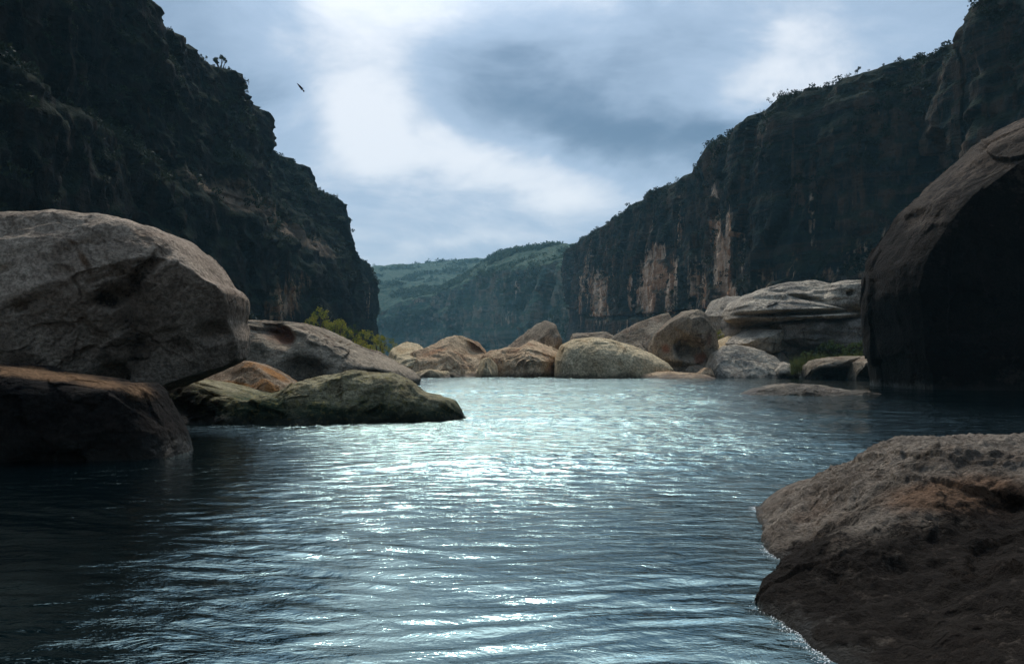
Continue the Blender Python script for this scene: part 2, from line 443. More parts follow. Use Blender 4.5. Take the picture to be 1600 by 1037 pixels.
def wall_disp(big=5.0, amp=1.0, face=(0, 99)):
    def d(V, N, band):
        Hn = N.copy(); Hn[:, 2] *= 0.25
        face_ = sstep(face[0], face[0] + 0.4, band) * (1 - sstep(face[1] + 0.5, face[1] + 1.5, band))
        s = np.array([1, 1, 0.22])
        a = ridged(V * s / 34, 2) * big * 0.45                       # buttresses and gullies
        a += ridged(V * s / 11 + 7, 2) * big * 0.16
        st = np.array([0.10, 0.10, 1.0])
        a += fbm(V * st / 7 + 3, 3) * big * 0.26                     # strata
        Vw = V + 2.0 * np.stack([fbm(V / 9 + 1, 2), fbm(V / 9 + 21, 2), fbm(V / 9 + 41, 2)], -1)
        a += (facets(Vw * np.array([1, 1, .6]) / (big * 2.6)) * 0.62 + facets(Vw * np.array([1, 1, .8]) / (big * 0.9), 3) * 0.24) * big
        ground = fbm(V / 9.0, 4) * big * 0.16
        fine = fbm(V / 2.6, 3) * amp * 0.45
        dd = Hn * (a * face_ * 0.8)[:, None] + N * (fine + ground)[:, None]
        return dd
    return d

def step_by_dist(m_):
    d = math.hypot(m_[0], m_[1]); return max(0.45, d / 330.0)

def P3(px, py, D): return list(pw(px, py, D))

# ---- left wall
cols = []
for y, x in ((-260, -56), (-170, -60), (-90, -58), (-20, -60), (40, -59)):
    cols.append([(x + 7, y, -3), (x + 5, y, 5), (x + 2, y, 36), (x - 8, y, 42), (x - 12, y, 66), (x - 20, y, 84), (x - 60, y, 92), (x - 500, y, 96)])
#            px   yrim  Drim  yledge  Dl    Dbase
LEFT = [(0,  -230, 112, 130, 98, 90), (110, -110, 130, 185, 113, 105), (170, -50, 142, 212, 124, 115), (205, -12, 149, 240, 130, 120),
        (230, 18, 154, 262, 134, 124), (250, 52, 160, 278, 138, 127), (275, 60, 168, 292, 144, 133), (300, 84, 176, 305, 150, 138), (322, 102, 184, 316, 156, 143),
        (345, 116, 190, 325, 162, 148), (362, 134, 200, 332, 168, 153), (376, 162, 210, 338, 176, 160), (396, 180, 220, 350, 184, 168),
        (400, 200, 226, 352, 188, 172), (394, 228, 240, 356, 194, 178), (412, 242, 255, 362, 204, 186), (440, 254, 268, 374, 215, 196),
        (474, 262, 280, 390, 228, 208), (480, 292, 288, 393, 234, 214), (497, 300, 296, 402, 240, 222), (524, 314, 306, 412, 254, 236),
        (541, 326, 314, 424, 268, 252), (546, 350, 322, 430, 280, 266), (553, 398, 330, 442, 296, 284), (566, 408, 342, 448, 312, 300),
        (582, 420, 356, 455, 330, 320), (590, 445, 372, 470, 350, 344), (592, 480, 400, 500, 385, 380), (560, 500, 470, 520, 460, 455)]
for px, yr, Dr, yl, Dl, Db in LEFT:
    px -= 13 * sstep(470, 560, px)
    b1 = pw(px, 540, Db); b0 = b1.copy(); b0[2] = -3; b1[2] = min(b1[2], 5 + 0.01 * Db)
    l1 = pw(px, yl + 6, Dl); l2 = pw(px, yl - 12, Dl + 10)
    r = pw(px, yr, Dr); m_ = pw(px, yl * 0.55 + yr * 0.45, Dl + (Dr - Dl) * 0.62)
    cols.append([b0, b1, l1, l2, m_, r, r + np.array([-46, 14, 2.0]), r + np.array([-460, 90, -8])])
def left_dry(V, px, py, band):
    w = np.exp(-((band - 2.75) / 0.75) ** 2)
    return w * (0.02 + 0.78 * sstep(180, 380, px) * (1 - sstep(500, 560, px)))
def left_stain(V, px, py, band):
    s = 0.55 * np.exp(-(((px - 452 - 0.35 * (470 - py)) / 26) ** 2 + ((py - 462) / 42) ** 2))
    s += 0.35 * np.exp(-((px - 430) / 18.0) ** 2 - ((py - 478) / 30.0) ** 2)
    s += 0.35 * np.exp(-((px - 575) / 9.0) ** 2 - ((py - 470) / 40.0) ** 2) + 0.22 * np.exp(-((px - 468) / 5.0) ** 2 - ((py - 300) / 60.0) ** 2)
    return s
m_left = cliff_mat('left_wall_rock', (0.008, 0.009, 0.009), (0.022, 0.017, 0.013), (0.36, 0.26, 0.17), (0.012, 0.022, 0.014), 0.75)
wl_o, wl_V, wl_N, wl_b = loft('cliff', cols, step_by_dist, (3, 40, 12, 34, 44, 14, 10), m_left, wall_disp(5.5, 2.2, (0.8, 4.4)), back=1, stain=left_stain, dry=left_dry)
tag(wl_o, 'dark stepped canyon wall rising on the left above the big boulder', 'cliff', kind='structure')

# ---- right wall
cols = []
RIGHT = [(915, 384, 690, 470, 660, 630), (890, 392, 560, 470, 530, 505), (897, 386, 520, 478, 492, 470), (905, 381, 480, 486, 455, 430), (915, 372, 455, 492, 430, 405), (940, 355, 410, 497, 388, 362), (965, 345, 380, 496, 358, 335),
         (985, 330, 362, 495, 340, 318), (1005, 315, 345, 494, 325, 304), (1030, 300, 322, 492, 303, 283), (1060, 283, 302, 490, 284, 265), (1080, 277, 290, 488, 272, 254),
         (1100, 260, 275, 486, 258, 240), (1118, 242, 262, 484, 246, 228), (1122, 225, 254, 484, 238, 221), (1150, 212, 240, 480, 224, 208), (1172, 192, 226, 478, 211, 196), (1195, 178, 216, 470, 201, 186),
         (1222, 152, 205, 462, 191, 177), (1260, 146, 200, 455, 186, 171), (1300, 132, 196, 450, 182, 167), (1330, 122, 191, 446, 177, 162), (1400, 104, 186, 440, 172, 156),
         (1476, 94, 180, 440, 166, 148), (1484, 78, 172, 440, 160, 143), (1500, 72, 168, 440, 156, 140), (1532, 48, 162, 440, 150, 134), (1540, -6, 154, 440, 142, 127), (1600, -30, 148, 440, 136, 120), (1720, -110, 130, 440, 118, 105)]
for px, yr, Dr, yb, Dw, Db in RIGHT:
    b1 = pw(px, yb + 26, Db); b1[2] = max(b1[2], 4); b0 = b1 + np.array([-6, -4, 0]); b0[2] = -3
    w1 = pw(px, yb, Dw - 4); w0 = pw(px, yb + 4, Db + 2)
    m_ = pw(px, yr * 0.5 + yb * 0.5, Dw + (Dr - Dw) * 0.30); k = pw(px, yr * 0.88 + yb * 0.12, Dw + (Dr - Dw) * 0.62)
    r = pw(px, yr, Dr)
    cols.append([b0, b1, w0, w1, m_, k, r, r + np.array([42, 16, 1.0]), r + np.array([460, 90, -6])])
for y, x in ((60, 82), (0, 78), (-80, 80), (-170, 76), (-260, 74)):
    cols.append([(x - 12, y, -3), (x - 6, y, 6), (x - 3, y, 13), (x, y, 15), (x + 2, y, 50), (x + 8, y, 80), (x + 12, y, 88), (x + 60, y, 92), (x + 500, y, 94)])
PATCH = [(940, 462, 13, 42, 0.8), (1012, 450, 11, 46, 0.85), (1030, 418, 13, 40, 0.8), (1000, 440, 6, 44, 0.5), (1119, 345, 6, 62, 0.75), (1128, 425, 13, 60, 0.85), (1137, 380, 5, 60, 0.6),
         (1136, 470, 18, 26, 0.75), (1266, 320, 5, 60, 0.30), (1076, 455, 5, 50, 0.45), (1100, 455, 6, 55, 0.5), (905, 465, 5, 40, 0.4), (1340, 400, 26, 40, 0.34), (960, 440, 4, 50, 0.3),
         (922, 420, 4, 60, 0.35), (1240, 420, 10, 30, 0.35), (985, 455, 4, 40, .55), (1052, 440, 4, 46, .5), (1090, 430, 4, 60, .5), (926, 455, 4, 44, .55), (915, 440, 3, 40, .5), (1160, 400, 4, 50, .35), (1205, 440, 12, 20, .4), (1300, 430, 20, 14, .35), (1390, 380, 22, 36, 0.25)]
def right_stain(V, px, py, band):
    n = 10 * pnoise(V * np.array([0.02, 0.02, 0.09]))
    s = np.zeros(len(V))
    for (a, b_, ra, rb, am) in PATCH:
        s = np.maximum(s, am * np.exp(-((px + n - a) / ra) ** 4 - ((py - b_) / rb) ** 4))
    low = np.exp(-((band - 1.6) / 0.8) ** 2) * 0.12
    s = s + (0.20 + 0.50 * sstep(1150, 1080, px)) * sstep(0.0, 0.5, pnoise(V * np.array([0.09, 0.09, 0.008]) + 3)) * sstep(6.2, 3.2, band)
    return np.maximum(s, low) * (band < 6.4) * sstep(896, 910, px)
m_right = cliff_mat('right_wall_rock', (0.019, 0.031, 0.031), (0.105, 0.074, 0.053), (0.80, 0.57, 0.40), (0.014, 0.028, 0.020), 0.75)
wr_o, wr_V, wr_N, wr_b = loft('cliff', cols, step_by_dist, (3, 5, 3, 40, 40, 16, 10, 8), m_right, wall_disp(5.2, 1.7, (2.4, 5)), back=1, stain=right_stain)
tag(wr_o, 'long streaked canyon wall receding on the right above the pale boulders', 'cliff', kind='structure')

# ---- far wall at the bend and hill behind it
cols = []
for px, yr, Dr, yl, Dl, Db in [(560, 440, 1000, 500, 900, 880), (640, 445, 980, 470, 880, 850), (690, 450, 940, 466, 850, 820), (705, 440, 910, 452, 810, 780), (735, 424, 890, 440, 780, 755), (760, 404, 870, 430, 760, 730), (790, 392, 850, 422, 720, 700),
                               (830, 385, 820, 417, 680, 655), (870, 382, 790, 414, 640, 615), (905, 380, 760, 411, 590, 565), (930, 376, 740, 409, 560, 530), (990, 370, 720, 405, 540, 500)]:
    b1 = pw(px, 548, Db - 20); b0 = b1.copy(); b0[2] = -3; w1 = pw(px, yl, Dl); w2 = pw(px, yl - 3, Dl + 30); r = pw(px, yr, Dr)
    w0 = pw(px, 515, Db)
    cols.append([b0, b1, w0, w1, w2, r, r + np.array([30, 300, -4])])
def far_stain(V, px, py, band):
    n = 6 * pnoise(V * np.array([0.01, 0.01, 0.05]))
    s = np.zeros(len(V))
    for (a, b_, ra, rb, am) in [(806, 450, 6, 18, .6), (797, 498, 12, 20, .5), (838, 500, 6, 16, .45), (750, 480, 3, 30, .4), (880, 470, 5, 40, .4), (648, 470, 16, 10, .5), (660, 505, 10, 14, .4), (860, 450, 4, 30, .35)]:
        s = np.maximum(s, am * np.exp(-((px + n - a) / ra) ** 2 - ((py - b_) / rb) ** 2))
    return s * (band < 3.2)
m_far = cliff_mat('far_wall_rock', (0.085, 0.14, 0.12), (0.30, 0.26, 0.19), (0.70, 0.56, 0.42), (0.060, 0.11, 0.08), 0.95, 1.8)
wf_o, wf_V, wf_N, wf_b = loft('cliff', cols, lambda m_: 2.4, (2, 8, 34, 8, 34, 6), m_far, wall_disp(13.0, 2.6, (1.2, 3)), back=1, stain=far_stain)
tag(wf_o, 'distant scrub-topped canyon wall closing the river bend at the centre', 'cliff', kind='structure')
cols = []
for px, yr, Dr in [(430, 420, 1450), (560, 417, 1420), (600, 414, 1400), (650, 412, 1400), (700, 407, 1380), (745, 403, 1360), (780, 402, 1350), (840, 398, 1350), (1000, 390, 1350)]:
    yl = 458 - (px - 600) * 0.06; Dl = Dr - 300
    b1 = pw(px, 545, Dl - 40); b0 = b1.copy(); b0[2] = -3; w1 = pw(px, yl, Dl); w2 = pw(px, yl - 20, Dl + 110); r = pw(px, yr, Dr)
    cols.append([b0, b1, w1, w2, r, r + np.array([0, 350, -8])])
hl_o, hl_V, hl_N, hl_b = loft('hill', cols, lambda m_: 4.0, (2, 30, 12, 26, 6), m_far, wall_disp(16.0, 3.5, (0.8, 2)), back=1, stain=far_stain)
tag(hl_o, 'farthest hazy green hill behind the river bend', 'hill', kind='structure')

# ------------------------------------------------------------------ scrub on walls and hills (nobody could count it)
def leaf_cloud(centers, radii, per, leaf, squash=0.8, r=rng):
    """many small leaf triangles spread through blobs. centers (K,3), radii (K,)"""
    K = len(centers)
    d = r.normal(size=(K * per, 3)); d /= np.linalg.norm(d, axis=1)[:, None]
    rr = r.uniform(0.35, 1.0, K * per) ** 0.6 * (0.8 + 0.35 * pnoise(d * 1.7 + np.repeat(centers, per, 0)))
    P = np.repeat(centers, per, 0) + d * (rr * np.repeat(radii, per))[:, None] * np.array([1, 1, squash])
    n = len(P)
    a = r.normal(size=(n, 3)); a /= np.linalg.norm(a, axis=1)[:, None]
    b_ = np.cross(a, r.normal(size=(n, 3))); b_ /= np.linalg.norm(b_, axis=1)[:, None]
    L = leaf * np.repeat(radii, per) * r.uniform(0.6, 1.3, n)
    V = np.stack([P - a * L[:, None], P + b_ * (L * 0.5)[:, None], P + a * L[:, None], P - b_ * (L * 0.5)[:, None]], 1).reshape(-1, 3)
    return V, np.arange(len(V)).reshape(-1, 4)

def scatter(V, N, weight, count, size, per, leaf, mat, label, seed, lift=0.3):
    r = np.random.RandomState(seed)
    px, py = to_px(V)
    w = weight * (V[:, 1] > 20) * (px > -80) * (px < 1680) * (py > -60)
    w = w / w.sum()
    idx = r.choice(len(V), count, p=w)
    c = V[idx] + r.uniform(-1, 1, (count, 3)) * np.array([0.6, 0.6, 0.1])
    s = r.uniform(size[0], size[1], count) * (0.75 + 0.6 * r.rand(count) ** 3)
    c[:, 2] += s * lift
    LV, LF = leaf_cloud(c, s, per, leaf, 0.75, r)
    o = mesh_obj('scrub', LV, LF, mat, smooth=False)
    return tag(o, label, 'scrub', kind='stuff')

lm_dark = leaf_mat('dark_scrub_leaves', (0.010, 0.018, 0.011), (0.026, 0.036, 0.018), 0.4)
lm_far = leaf_mat('far_scrub_leaves', (0.040, 0.085, 0.062), (0.10, 0.145, 0.095), 0.12)
def up(N): return sstep(0.15, 0.7, N[:, 2])
clump = lambda V, k: sstep(-0.1, 0.3, pnoise(V / k))
scatter(wl_V, wl_N, (up(wl_N) * 1.0 + 0.02) * clump(wl_V, 14) * (wl_b < 6), 2600, (0.5, 1.5), 46, 0.22, lm_dark, 'dark low scrub clinging to the ledges of the left canyon wall', 11)
scatter(wr_V, wr_N, (up(wr_N) * 1.0 + 0.09) * clump(wr_V, 16) * (wr_b < 7.3), 3600, (0.5, 1.5), 46, 0.22, lm_dark, 'dark low scrub along the brow of the right canyon wall', 12)
scatter(wf_V, wf_N, (up(wf_N) + 0.15) * clump(wf_V, 40), 4200, (1.6, 3.8), 30, 0.28, lm_far, 'blue-green brush covering the distant wall at the bend', 13)
scatter(hl_V, hl_N, (up(hl_N) + 0.10) * clump(hl_V, 60), 3200, (2.5, 5.0), 26, 0.28, lm_far, 'hazy green brush covering the farthest hill', 14)

# ------------------------------------------------------------------ boulders
def cube_sphere(n):
    g = np.tan(np.linspace(-1, 1, n + 1) * math.pi / 4)
    A, B = np.meshgrid(g, g, indexing='ij'); one = np.ones_like(A)
    sides = [(one, A, B), (-one, B, A), (B, one, A), (A, -one, B), (A, B, one), (B, A, -one)]
    V = []; Fc = []
    for k, s in enumerate(sides):
        V.append(np.stack(s, -1).reshape(-1, 3)); Fc.append(grid_faces(n + 1, n + 1) + k * (n + 1) ** 2)
    V = np.concatenate(V); Fc = np.concatenate(Fc)
    key = np.round(V * 1e5).astype(np.int64)
    _, first, inv = np.unique(key, axis=0, return_index=True, return_inverse=True)
    V = V[first]; Fc = inv.ravel()[Fc]
    return V / np.linalg.norm(V, axis=1)[:, None], Fc
_cs = {}

def outline_radius(poly, c, th):
    """distance from c to the polygon along each angle (farthest crossing)"""
    P = np.asarray(poly, float) - c; Q = np.roll(P, -1, 0)
    d = np.stack([np.cos(th), np.sin(th)], -1); best = np.zeros(len(th))
    for p0, p1 in zip(P, Q):
        e = p1 - p0
        den = d[:, 0] * e[1] - d[:, 1] * e[0]
        den = np.where(np.abs(den) < 1e-9, 1e-9, den)
        tt = (p0[0] * e[1] - p0[1] * e[0]) / den
        ss = (p0[0] * d[:, 1] - p0[1] * d[:, 0]) / den
        ok = (tt > 0) & (ss >= -1e-6) & (ss <= 1 + 1e-6)
        best = np.where(ok & (tt > best), tt, best)
    return best

def boulder(label, outline, D, T, mat, n=60, box=0.75, seed=1, cuts=9, rough=0.05, lean=0.0, dents=(), stains=(), cdepth=(0.5, 0.8),
            strata=0.0, group='boulders', center=None, cat='boulder', name='boulder', rimpow=3.0, sink=0.7, shade_stains=(), planes=(), chip=0.075, rimamp=0.35):
    r = np.random.RandomState(seed)
    pts = np.array([pw(x, y, D)[[0, 2]] for x, y in outline])
    lo, hi = pts.min(0), pts.max(0)
    if sink and lo[1] < 0.4:      # carry the rock on down below the water
        pts[:, 1] -= sink * (hi[1] - lo[1]) * sstep(0.22, 0.0, (pts[:, 1] - lo[1]) / (hi[1] - lo[1]))
        lo = pts.min(0)
    c = (lo + hi) / 2 if center is None else pw(center[0], center[1], D)[[0, 2]]
    w, h = (hi - lo) / 2; size = math.sqrt(w * h)
    if n not in _cs: _cs[n] = cube_sphere(n)
    d, Fc = _cs[n]
    th = np.arctan2(d[:, 2] * h, d[:, 0] * w)
    tg = np.linspace(-math.pi, math.pi, 721)[:-1]
    Rg = outline_radius(pts, c, tg)
    k = np.hanning(7); k /= k.sum()
    Rf = np.convolve(np.concatenate([Rg[-8:], Rg, Rg[:8]]), k, 'same')[8:-8]
    k = np.hanning(141); k /= k.sum()
    Rs = np.convolve(np.concatenate([Rg[-120:], Rg, Rg[:120]]), k, 'same')[120:-120]
    Rt = np.interp(th, tg, Rf, period=2 * math.pi); Rm = np.interp(th, tg, Rs, period=2 * math.pi)
    s = np.hypot(d[:, 0], d[:, 2]); sb = s ** box
    rad_ = (Rm * (1 - s ** rimpow) + Rt * s ** rimpow) * sb
    dep = np.sign(d[:, 1]) * np.abs(d[:, 1]) ** (box * 0.95)
    L = np.stack([rad_ * np.cos(th), T * dep, rad_ * np.sin(th)], -1)
    # the front leans: low parts come forward, high parts fall back
    L[:, 1] += lean * T * (L[:, 2] / h) * np.where(d[:, 1] < 0, np.abs(d[:, 1]), 0.2)
    # broken flat faces
    S = np.array([w, T, h])
    for _ in range(cuts):
        nrm = r.normal(size=3); nrm[1] = -abs(nrm[1]) - 0.35 if r.rand() < 0.8 else abs(nrm[1]) + 0.35
        nrm /= np.linalg.norm(nrm); q = L / S
        ex = (q @ nrm) - r.uniform(*cdepth)
        ex = np.where(ex > 0, ex * 0.93, 0)
        L -= (ex[:, None] * nrm) * S
    for (nx_, ny_, nz_, dd) in planes:
        nrm = np.array([nx_, ny_, nz_], float); nrm /= np.linalg.norm(nrm)
        ex = (L / S) @ nrm - dd
        L -= (np.where(ex > 0, ex, 0)[:, None] * nrm) * S
    nrmv = d / S; nrmv /= np.linalg.norm(nrmv, axis=1)[:, None]
    P = L / size + seed * 3.7
    a = fbm(P * 1.1, 3) * rough * 1.5 + ridged(P * 2.3, 3) * rough * 0.30 + fbm(P * 7, 4, 0.6) * rough * 0.40
    a = a + rough * 0.55 * (sstep(-.04, .04, pnoise(P * 1.9 + 40)) - .5) - rough * 0.8 * sstep(0.30, 0.55, pnoise(P * 5.5 + 60))
    Pw = P + 0.25 * np.stack([fbm(P * 1.5 + 1, 2), fbm(P * 1.5 + 21, 2), fbm(P * 1.5 + 41, 2)], -1)
    a += chip * (facets(Pw * 1.5, seed) * 0.9 + facets(Pw * 4.1, seed + 2) * 0.28)
    if strata: a += strata * (sstep(-0.12, 0.12, pnoise(P * np.array([0.5, 0.5, 5.5]))) - 0.5) + strata * 0.3 * pnoise(P * np.array([1, 1, 14]))
    amp = size * (rimamp + (1 - rimamp) * (1 - s ** 4))                       # keep the outline truer than the faces
    L += nrmv * (a * amp)[:, None]
    V = L + np.array([c[0], D, c[1]])
    px, py = to_px(V); front = d[:, 1] < 0.15
    for (x, y, rx, ry, rot, depth) in dents:
        cr, sr = math.cos(R(rot)), math.sin(R(rot))
        u = ((px - x) * cr + (py - y) * sr) / rx; v = (-(px - x) * sr + (py - y) * cr) / ry
        V[:, 1] += front * depth * np.exp(-(u * u + v * v) ** 1.5)
    at = np.zeros(len(V))
    for (x, y, rx, ry, rot, am) in stains:
        cr, sr = math.cos(R(rot)), math.sin(R(rot))
        u = ((px - x) * cr + (py - y) * sr) / rx; v = (-(px - x) * sr + (py - y) * cr) / ry
        at = np.maximum(at, front * am * np.exp(-(u * u + v * v)))
    li = np.zeros(len(V))  # dark patches put into the colour, shade as well as stain
    for (x, y, rx, ry, rot, am) in shade_stains:
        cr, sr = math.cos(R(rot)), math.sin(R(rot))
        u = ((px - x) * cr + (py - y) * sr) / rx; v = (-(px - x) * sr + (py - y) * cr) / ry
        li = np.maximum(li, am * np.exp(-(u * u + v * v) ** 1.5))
    loc = np.array([c[0], D, max(c[1] - h, 0)])
    o = mesh_obj(name, V, Fc, mat, loc=loc, attrs={'stain': at, 'lichen_shade': li})
    return tag(o, label, cat, group)

# rock families of this canyon
M_grey = rock_mat('grey_brown_boulder', (0.56, 0.44, 0.335), (0.34, 0.26, 0.195), (0.13, 0.066, 0.035), 0.35, 1.0, wet=0.5)
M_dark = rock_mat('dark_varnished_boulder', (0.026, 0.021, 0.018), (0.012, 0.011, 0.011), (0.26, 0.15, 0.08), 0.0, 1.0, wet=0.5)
M_rim = rock_mat('brown_rim_boulder', (0.16, 0.12, 0.09), (0.06, 0.048, 0.038), (0.20, 0.13, 0.08), 0.2, 2.0, wet=0.5)
M_point = rock_mat('algae_rock', (0.40, 0.35, 0.22), (0.18, 0.155, 0.095), (0.25, 0.14, 0.05), 0.3, 0.6, wet=0.5, moss=0.9)
M_orange = rock_mat('orange_streaked_rock', (0.42, 0.32, 0.22), (0.24, 0.16, 0.10), (0.38, 0.17, 0.05), 0.8, 0.7, wet=0.2)
M_long = rock_mat('brown_boulder', (0.44, 0.355, 0.26), (0.22, 0.175, 0.125), (0.24, 0.085, 0.04), 0.25, 2.2, wet=0.9)
M_pale = rock_mat('pale_boulder', (0.80, 0.64, 0.41), (0.56, 0.43, 0.26), (0.42, 0.24, 0.10), 0.5, 2.4, wet=0.7)
M_red = rock_mat('reddish_boulder', (0.78, 0.58, 0.37), (0.48, 0.33, 0.205), (0.42, 0.22, 0.12), 0.6, 2.2, wet=0.7)
M_slab = rock_mat('grey_slab', (0.66, 0.56, 0.43), (0.32, 0.275, 0.225), (0.28, 0.20, 0.13), 0.2, 2.4, wet=0.6)
M_layer = rock_mat('grey_layer_rock', (0.36, 0.315, 0.265), (0.18, 0.16, 0.135), (0.2, 0.14, 0.09), 0.2, 1.8, wet=0.6)
M_river = rock_mat('foreground_rock', (0.30, 0.25, 0.20), (0.15, 0.12, 0.095), (0.19, 0.108, 0.064), 0.25, 0.42, rough=0.95, wet=0.09, pits=1.4, bump=1.25)

# left group
boulder('huge smooth grey boulder with a dark broken hollow, resting on lower rocks',
        [(-260, 420), (-150, 352), (-40, 340), (60, 341), (120, 341), (185, 345), (225, 352), (265, 368), (300, 392), (325, 420), (343, 446),
         (358, 452), (368, 462), (369, 480), (366, 500), (374, 530), (372, 560), (355, 572), (320, 585), (280, 598), (255, 612), (235, 604), (190, 600), (60, 640), (-200, 650)],
        19.0, 2.6, M_grey, n=150, box=0.52, seed=3, chip=0.035, cuts=0, rough=0.045, center=(90, 500), lean=0.45, sink=0, rimpow=9, planes=[(0.6, -0.75, -0.30, 0.70)], shade_stains=[(205, 440, 66, 22, -42, .62), (205, 520, 80, 24, 75, .55), (166, 468, 28, 18, 0, .68), (290, 500, 80, 80, 0, .12), (180, 590, 26, 16, 0, .6)],  # dark varnish in the hollow, painted shade on crease and right face
        dents=[(196, 452, 40, 20, 70, 0.22), (172, 466, 18, 16, 0, 0.25), (212, 515, 70, 26, 80, 0.16), (172, 590, 26, 22, 0, 0.5), (240, 408, 40, 12, -35, 0.18), (30, 480, 12, 8, 0, .2), (95, 425, 14, 10, 0, .15), (330, 520, 22, 14, 0, .25), (280, 545, 20, 14, 30, .2)],
        stains=[(132, 408, 8, 30, -30, 0.8), (112, 378, 12, 6, 20, .6)], group='boulders on the left bank')
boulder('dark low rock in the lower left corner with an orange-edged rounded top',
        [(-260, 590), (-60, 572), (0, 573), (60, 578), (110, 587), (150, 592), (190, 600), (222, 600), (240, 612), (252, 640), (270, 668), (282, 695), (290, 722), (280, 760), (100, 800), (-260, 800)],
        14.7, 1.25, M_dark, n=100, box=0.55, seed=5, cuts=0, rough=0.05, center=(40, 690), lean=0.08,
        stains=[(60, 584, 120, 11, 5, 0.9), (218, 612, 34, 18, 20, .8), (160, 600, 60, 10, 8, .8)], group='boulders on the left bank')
boulder('orange and cream streaked rock tucked between the big left boulder and the mossy point',
        [(300, 600), (340, 580), (365, 567), (385, 565), (405, 570), (430, 580), (455, 597), (475, 612), (480, 640), (300, 650)],
        25.5, 1.6, M_orange, n=50, box=0.7, seed=8, cuts=3, rough=0.05, stains=[(430, 585, 30, 6, 30, 0.9), (375, 600, 30, 4, 10, 0.8)], group='boulders on the left bank')
boulder('long mossy rock point with a bumpy crest reaching right into the river',
        [(230, 640), (262, 600), (300, 592), (350, 600), (372, 618), (400, 628), (432, 622), (455, 604), (480, 592), (505, 588), (530, 588), (550, 583), (572, 587), (610, 590), (640, 600), (662, 616), (690, 622), (708, 626), (718, 640), (730, 660), (700, 690), (400, 705), (240, 700)],
        23.2, 1.9, M_point, n=120, box=0.66, seed=12, cuts=1, rough=0.085, center=(480, 650), cdepth=(0.8, 0.95), group='boulders on the left bank', lean=0.5, shade_stains=[(275, 640, 85, 50, 0, .9)])  # left end painted dark for the shade under the big boulder
boulder('long brown boulder with a rust-coloured hollow near its top, behind the mossy point',
        [(360, 560), (371, 512), (385, 503), (410, 502), (440, 504), (475, 507), (500, 516), (540, 537), (575, 550), (610, 565), (636, 577), (655, 592), (640, 612), (400, 625), (360, 620)],
        58, 6.5, M_long, n=90, box=0.62, seed=16, cuts=0, rough=0.06, center=(470, 570), cdepth=(0.75, 0.95), lean=0.4,
        dents=[(432, 522, 24, 15, 25, 2.2), (470, 585, 30, 25, 0, 1.5), (600, 590, 40, 8, 10, 1.0)], stains=[(434, 522, 26, 16, 25, 1.0)], group='boulders on the left bank')

# far shore, left to right
G = 'boulders along the far shore'
boulder('small pale rounded boulder under the yellow-green bushes', [(585, 575), (592, 548), (608, 536), (632, 531), (652, 536), (672, 556), (670, 590), (590, 595)], 92, 5, M_pale, 40, seed=21, group=G)
boulder('reddish boulder with a rounded right shoulder, left of the gap in the far shore',
        [(600, 596), (618, 566), (640, 552), (662, 543), (688, 530), (712, 522), (738, 523), (755, 532), (764, 550), (768, 575), (766, 600), (690, 604)], 90, 7, M_red, 60, seed=22, rough=0.08, dents=[(740, 545, 14, 12, 0, 1.2)], stains=[(680, 550, 40, 6, -20, .6), (725, 560, 8, 12, 0, .5)], group=G, lean=.4)
boulder('brown leaning slab rising behind the centre boulders', [(770, 575), (795, 540), (815, 524), (838, 505), (852, 501), (868, 508), (876, 530), (870, 585), (790, 590)], 100, 5, M_long, 40, seed=23, group=G)
boulder('cream boulder with a long sloping crest and knobbed top, central on far shore',
        [(744, 598), (750, 560), (766, 548), (790, 544), (812, 545), (830, 532), (850, 518), (868, 511), (884, 513), (890, 524), (884, 545), (890, 570), (886, 600), (800, 606)], 90, 6, M_red, 60, seed=24, rough=0.07, stains=[(770, 565, 14, 8, 0, .7), (868, 580, 20, 14, 0, .8)], dents=[(860, 530, 8, 8, 0, .8), (875, 575, 14, 16, 0, 1.2)], group=G, lean=.3)
boulder('large smooth pale egg-shaped boulder tapering right at the water',
        [(866, 596), (868, 562), (876, 540), (895, 530), (925, 527), (955, 532), (985, 541), (1015, 553), (1040, 567), (1050, 578), (1040, 590), (1000, 600), (900, 606)], 87, 6, M_pale, 70, seed=25, chip=.03, rough=0.035, cuts=0, lean=.25, center=(935, 575), stains=[(920, 590, 40, 6, 0, .5)], group=G)
boulder('low dark jagged rock showing just above the pale egg-shaped boulder', [(888, 540), (896, 522), (912, 516), (925, 518), (940, 516), (955, 524), (970, 540), (930, 548)], 110, 5, M_long, 32, seed=26, rough=.1, group=G)
boulder('broad brown slab sloping up to the right behind the split round boulder', [(940, 575), (952, 528), (975, 516), (1000, 503), (1030, 491), (1052, 485), (1068, 492), (1072, 575), (960, 585)], 98, 6, M_long, 50, seed=27, rough=.04, group=G, lean=.4)
boulder('tall rounded brown boulder with a dark broken hollow in its lower face',
        [(1012, 580), (1016, 545), (1026, 522), (1045, 504), (1066, 488), (1084, 483), (1098, 493), (1108, 512), (1114, 540), (1106, 572), (1085, 592), (1030, 592)], 91, 6, M_long, 60, seed=28, rough=.05, cuts=3,
        dents=[(1076, 545, 18, 16, 10, 2.6), (1060, 575, 30, 8, 10, 1.6)], stains=[(1040, 545, 12, 10, 40, .7), (1095, 560, 14, 10, -50, .9), (1108, 530, 6, 20, 0, .6)], group=G, lean=-.1)
boulder('low flat orange-tinted ledge at the waterline right of the pale egg-shaped boulder', [(985, 602), (1000, 587), (1030, 580), (1060, 581), (1092, 583), (1122, 590), (1134, 602), (1050, 606)], 80, 4, M_red, 36, seed=29, rough=.06, group=G)
boulder('small brown rock wedged under the tall rounded boulder', [(1055, 592), (1066, 576), (1085, 571), (1103, 574), (1112, 590), (1090, 600)], 86.5, 2.5, M_long, 24, seed=30, rough=.09, group=G)
